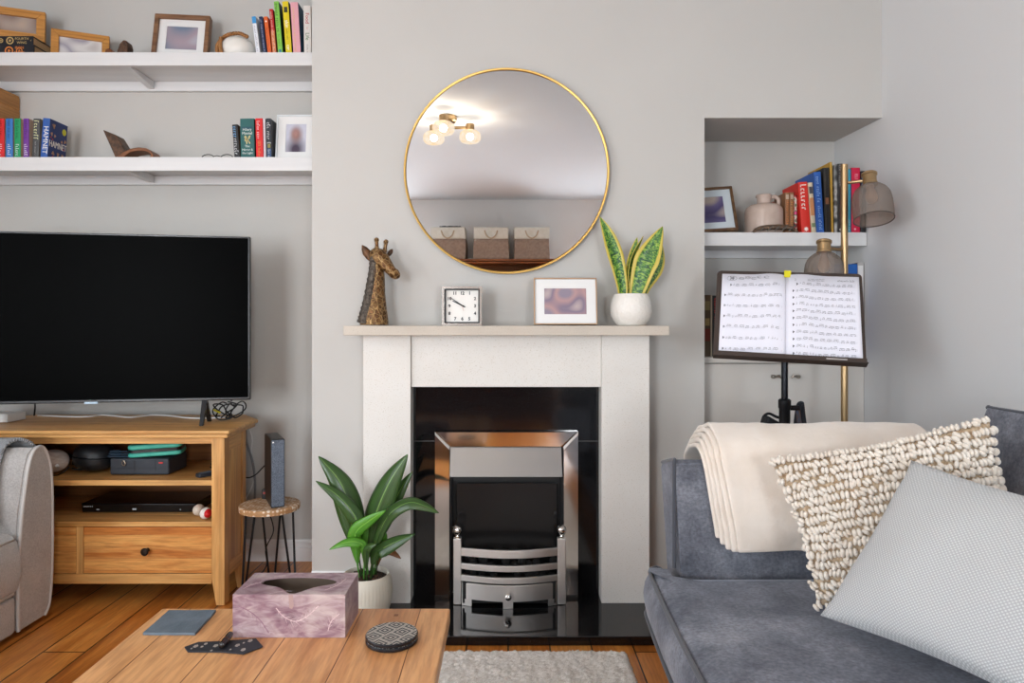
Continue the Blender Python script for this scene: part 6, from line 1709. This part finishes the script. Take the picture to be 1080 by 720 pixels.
def feather(b, pts, w_, mx):
    sp_ = smooth([V((x, y, 0)) for x, y in pts], 5); m_ = len(sp_)
    for sgn_ in (-1, 1):
        for i in range(1, m_ - 1):
            tg = (sp_[i + 1] - sp_[i - 1]).normalized(); nn = V((-tg.y, tg.x, 0)) * sgn_
            L = w_ * math.sin(PI * i / (m_ - 1)) ** .7
            if i % 2: continue
            p0 = sp_[i]; p1 = p0 + (nn * .8 + tg * .9) * L; th_ = tg * (w_ * .05)
            b.prism([tuple((p0 - th_)[:2]), tuple(p1[:2]), tuple((p0 + th_)[:2])], 0, .00015, mx)
    for i in range(m_ - 1):
        a_, c_ = sp_[i], sp_[i + 1]; tg = (c_ - a_).normalized(); nn = V((-tg.y, tg.x, 0)) * w_ * .06
        b.prism([tuple((a_ - nn)[:2]), tuple((c_ - nn)[:2]), tuple((c_ + nn)[:2]), tuple((a_ + nn)[:2])], 0, .00025, mx)
fmx = axes((bx0_, by0_ - .0001, ZT), (1, 0, 0), (0, 0, 1), (0, -1, 0))
tmx_ = axes((bx0_, by0_, ZT + bh + .0001), (1, 0, 0), (0, 1, 0), (0, 0, 1))
b = MB()
feather(b, [(.09, .062), (.105, .045), (.13, .034), (.155, .045), (.178, .066)], .016, fmx)
feather(b, [(.198, .014), (.205, .034), (.222, .05)], .014, fmx)
feather(b, [(.01, .03), (.02, .055), (.04, .07)], .014, tmx_); feather(b, [(.185, .022), (.205, .05), (.215, .09)], .018, tmx_)
feather(b, [(.04, .085), (.055, .10), (.075, .108)], .007, tmx_); feather(b, [(.075, .004), (.10, .018), (.118, .016)], .006, tmx_); feather(b, [(.15, .02), (.175, .012), (.192, .002)], .006, tmx_)
b.build('feather_print', fth, t)
b = MB()
feather(b, [(.01, .066), (.035, .055), (.058, .035), (.075, .010)], .015, fmx)
b.build('dark_feather_print', fthd, t)
MB().prism([(cxm - bx0_ + .001, .062), (cxm - bx0_ + .0065, .060), (cxm - bx0_ + .010, .067), (cxm - bx0_ + .008, .0895), (cxm - bx0_ - .001, .0895)], 0, .0004, fmx).build('torn_edge', mat('torn_card', '#a58a86', .8), t)

# slate coaster
slate = mat('slate', '#66727c', .7, c2='#55616b', sc=14, bmp=(40, .5, .006))
sl = [(-.766, 1.4305), (-.656, 1.4300), (-.661, 1.546), (-.769, 1.545)]
b = MB(); n_ = 10; o = []
for i in range(4):
    a, c = V(sl[i]), V(sl[(i + 1) % 4])
    for k in range(n_):
        p = a.lerp(c, k / n_); o.append((p.x + random.uniform(-.0009, .0009), p.y + random.uniform(-.0009, .0009)))
b.prism(o, ZT, ZT + .0058)
tag(b.build('slate_coaster', slate, bev=.001), 'square grey slate coaster with rough edges on the coffee table', 'coaster')

# black round coasters with maze pattern, two in the stack
maze, b_ = new_mat('maze_print', '#333333', .45)
v_ = coords(maze, 'Object', (30, 30, 30), (0, 0, .62))
s_ = sep(maze, v_)
def tile(m, s):  return mth(m, 'ABSOLUTE', mth(m, 'SUBTRACT', mth(m, 'FRACT', s), .5))
dd = mth(maze, 'MAXIMUM', tile(maze, mth(maze, 'ADD', s_[0], .1)), tile(maze, mth(maze, 'ADD', s_[1], mth(maze, 'MULTIPLY', mth(maze, 'FLOOR', s_[0]), .5))))
ringp = mth(maze, 'SINE', mth(maze, 'MULTIPLY', dd, 2 * PI * 5.0))
setc(maze, b_, ramp(maze, ringp, [(.42, '#2f3032'), (.56, '#b9b2a8')]))
lac = mat('black_lacquer', '#15171c', .22)
cc_ = (X(413.3, 1.405), 1.405); rc = .0535
for k, lab_ in enumerate(('round black coaster, lower of the two stacked on the coffee table', 'round black coaster with a pale maze pattern, upper of the two stacked')):
    z = ZT + .0086 * k
    t = thing('round_coaster', lab_, 'coaster', (cc_[0], cc_[1], z), group='round coasters in a stack')
    MB().lathe([(rc - .002, 0), (rc, .002), (rc, .0062), (rc - .0015, .0080)], (cc_[0], cc_[1], z), 64).build('disc', lac, t)
    MB().lathe([(rc - .002, .00805), (rc - .002, .0084)], (cc_[0], cc_[1], z), 64).build('patterned_face', maze, t)

# dark patterned strip with a dark roll lying across it
strip, b_ = new_mat('dark_flower_cloth', '#23262d', .6)
vo = strip.node_tree.nodes.new('ShaderNodeTexVoronoi'); vo.inputs['Scale'].default_value = 1
strip.node_tree.links.new(coords(strip, 'Object', (75, 55, 55)), vo.inputs['Vector'])
setc(strip, b_, ramp(strip, mth(strip, 'ADD', vo.outputs['Distance'], mth(strip, 'MULTIPLY', noise_tex(strip, coords(strip, 'Object'), 260, 2), .2)), [(.20, '#1f232a'), (.205, '#23262d')]))
def T2(px, py): 
    Y = (CH - ZT - .002) * F / (py - HY); return (X(px, Y), Y)
po = [T2(194.5, 682), T2(198, 687), T2(233, 687.2), T2(257, 689.3), T2(277.5, 681.5), T2(270, 673.0), T2(246, 674.8), T2(233, 675.8), T2(209, 676.8)]
t = thing('fabric_strip', 'pointed black fabric strip with small pale flowers in front of the tissue box', 'strip', (sum(p[0] for p in po) / 9, sum(p[1] for p in po) / 9, ZT))
MB().prism(po, ZT, ZT + .0026).build('cloth', strip, t, bev=.0008)
b = MB()
for px, py, r in ((206.5, 681.5, 2.4), (217, 679, 1.7), (227.5, 681, 2.4), (250.5, 680.5, 2.4), (256.5, 685.2, 2.4), (264, 675.7, 2.4), (213, 682, 1.4), (202, 684, 1), (223, 686, 1.2), (257, 678, 1.2), (243, 685, 1)):
    x, y = T2(px, py); r_ = r * 1.38 / F
    for k in range(5): 
        a = 2 * PI * k / 5; b.prism([(x + r_ * .55 * math.cos(a) + r_ * .5 * math.cos(j * PI / 4), y + (r_ * .55 * math.sin(a) + r_ * .5 * math.sin(j * PI / 4)) * 1.4) for j in range(8)], ZT + .0026, ZT + .0029)
b.build('flower_print', mat('pale_flower_print', '#b5aca3', .7), t)
e0, e1 = T2(233.5, 685), T2(243, 672.5)
rl = thing('pen', 'short dark rounded stick lying across the black fabric strip', 'pen', (*e0, ZT))
d = V((e1[0] - e0[0], e1[1] - e0[1], 0)); zz = ZT + .0032 + .0068
q0, q1 = V((*e0, zz)), V((*e1, zz))
MB().tube([q0 - d * .03, q0, q0.lerp(q1, .1), q0.lerp(q1, .9), q1, q1 + d * .03], [.003, .0058, .0067, .0067, .0058, .003], 16).build('barrel', mat('dark_brown_lacquer', '#1d1615', .25), rl)
MB().tube([q0.lerp(q1, .40), q0.lerp(q1, .46)], [.0071, .0071], 16).build('band', mat('copper_band', '#6d4a38', .3, metal=.7), rl)
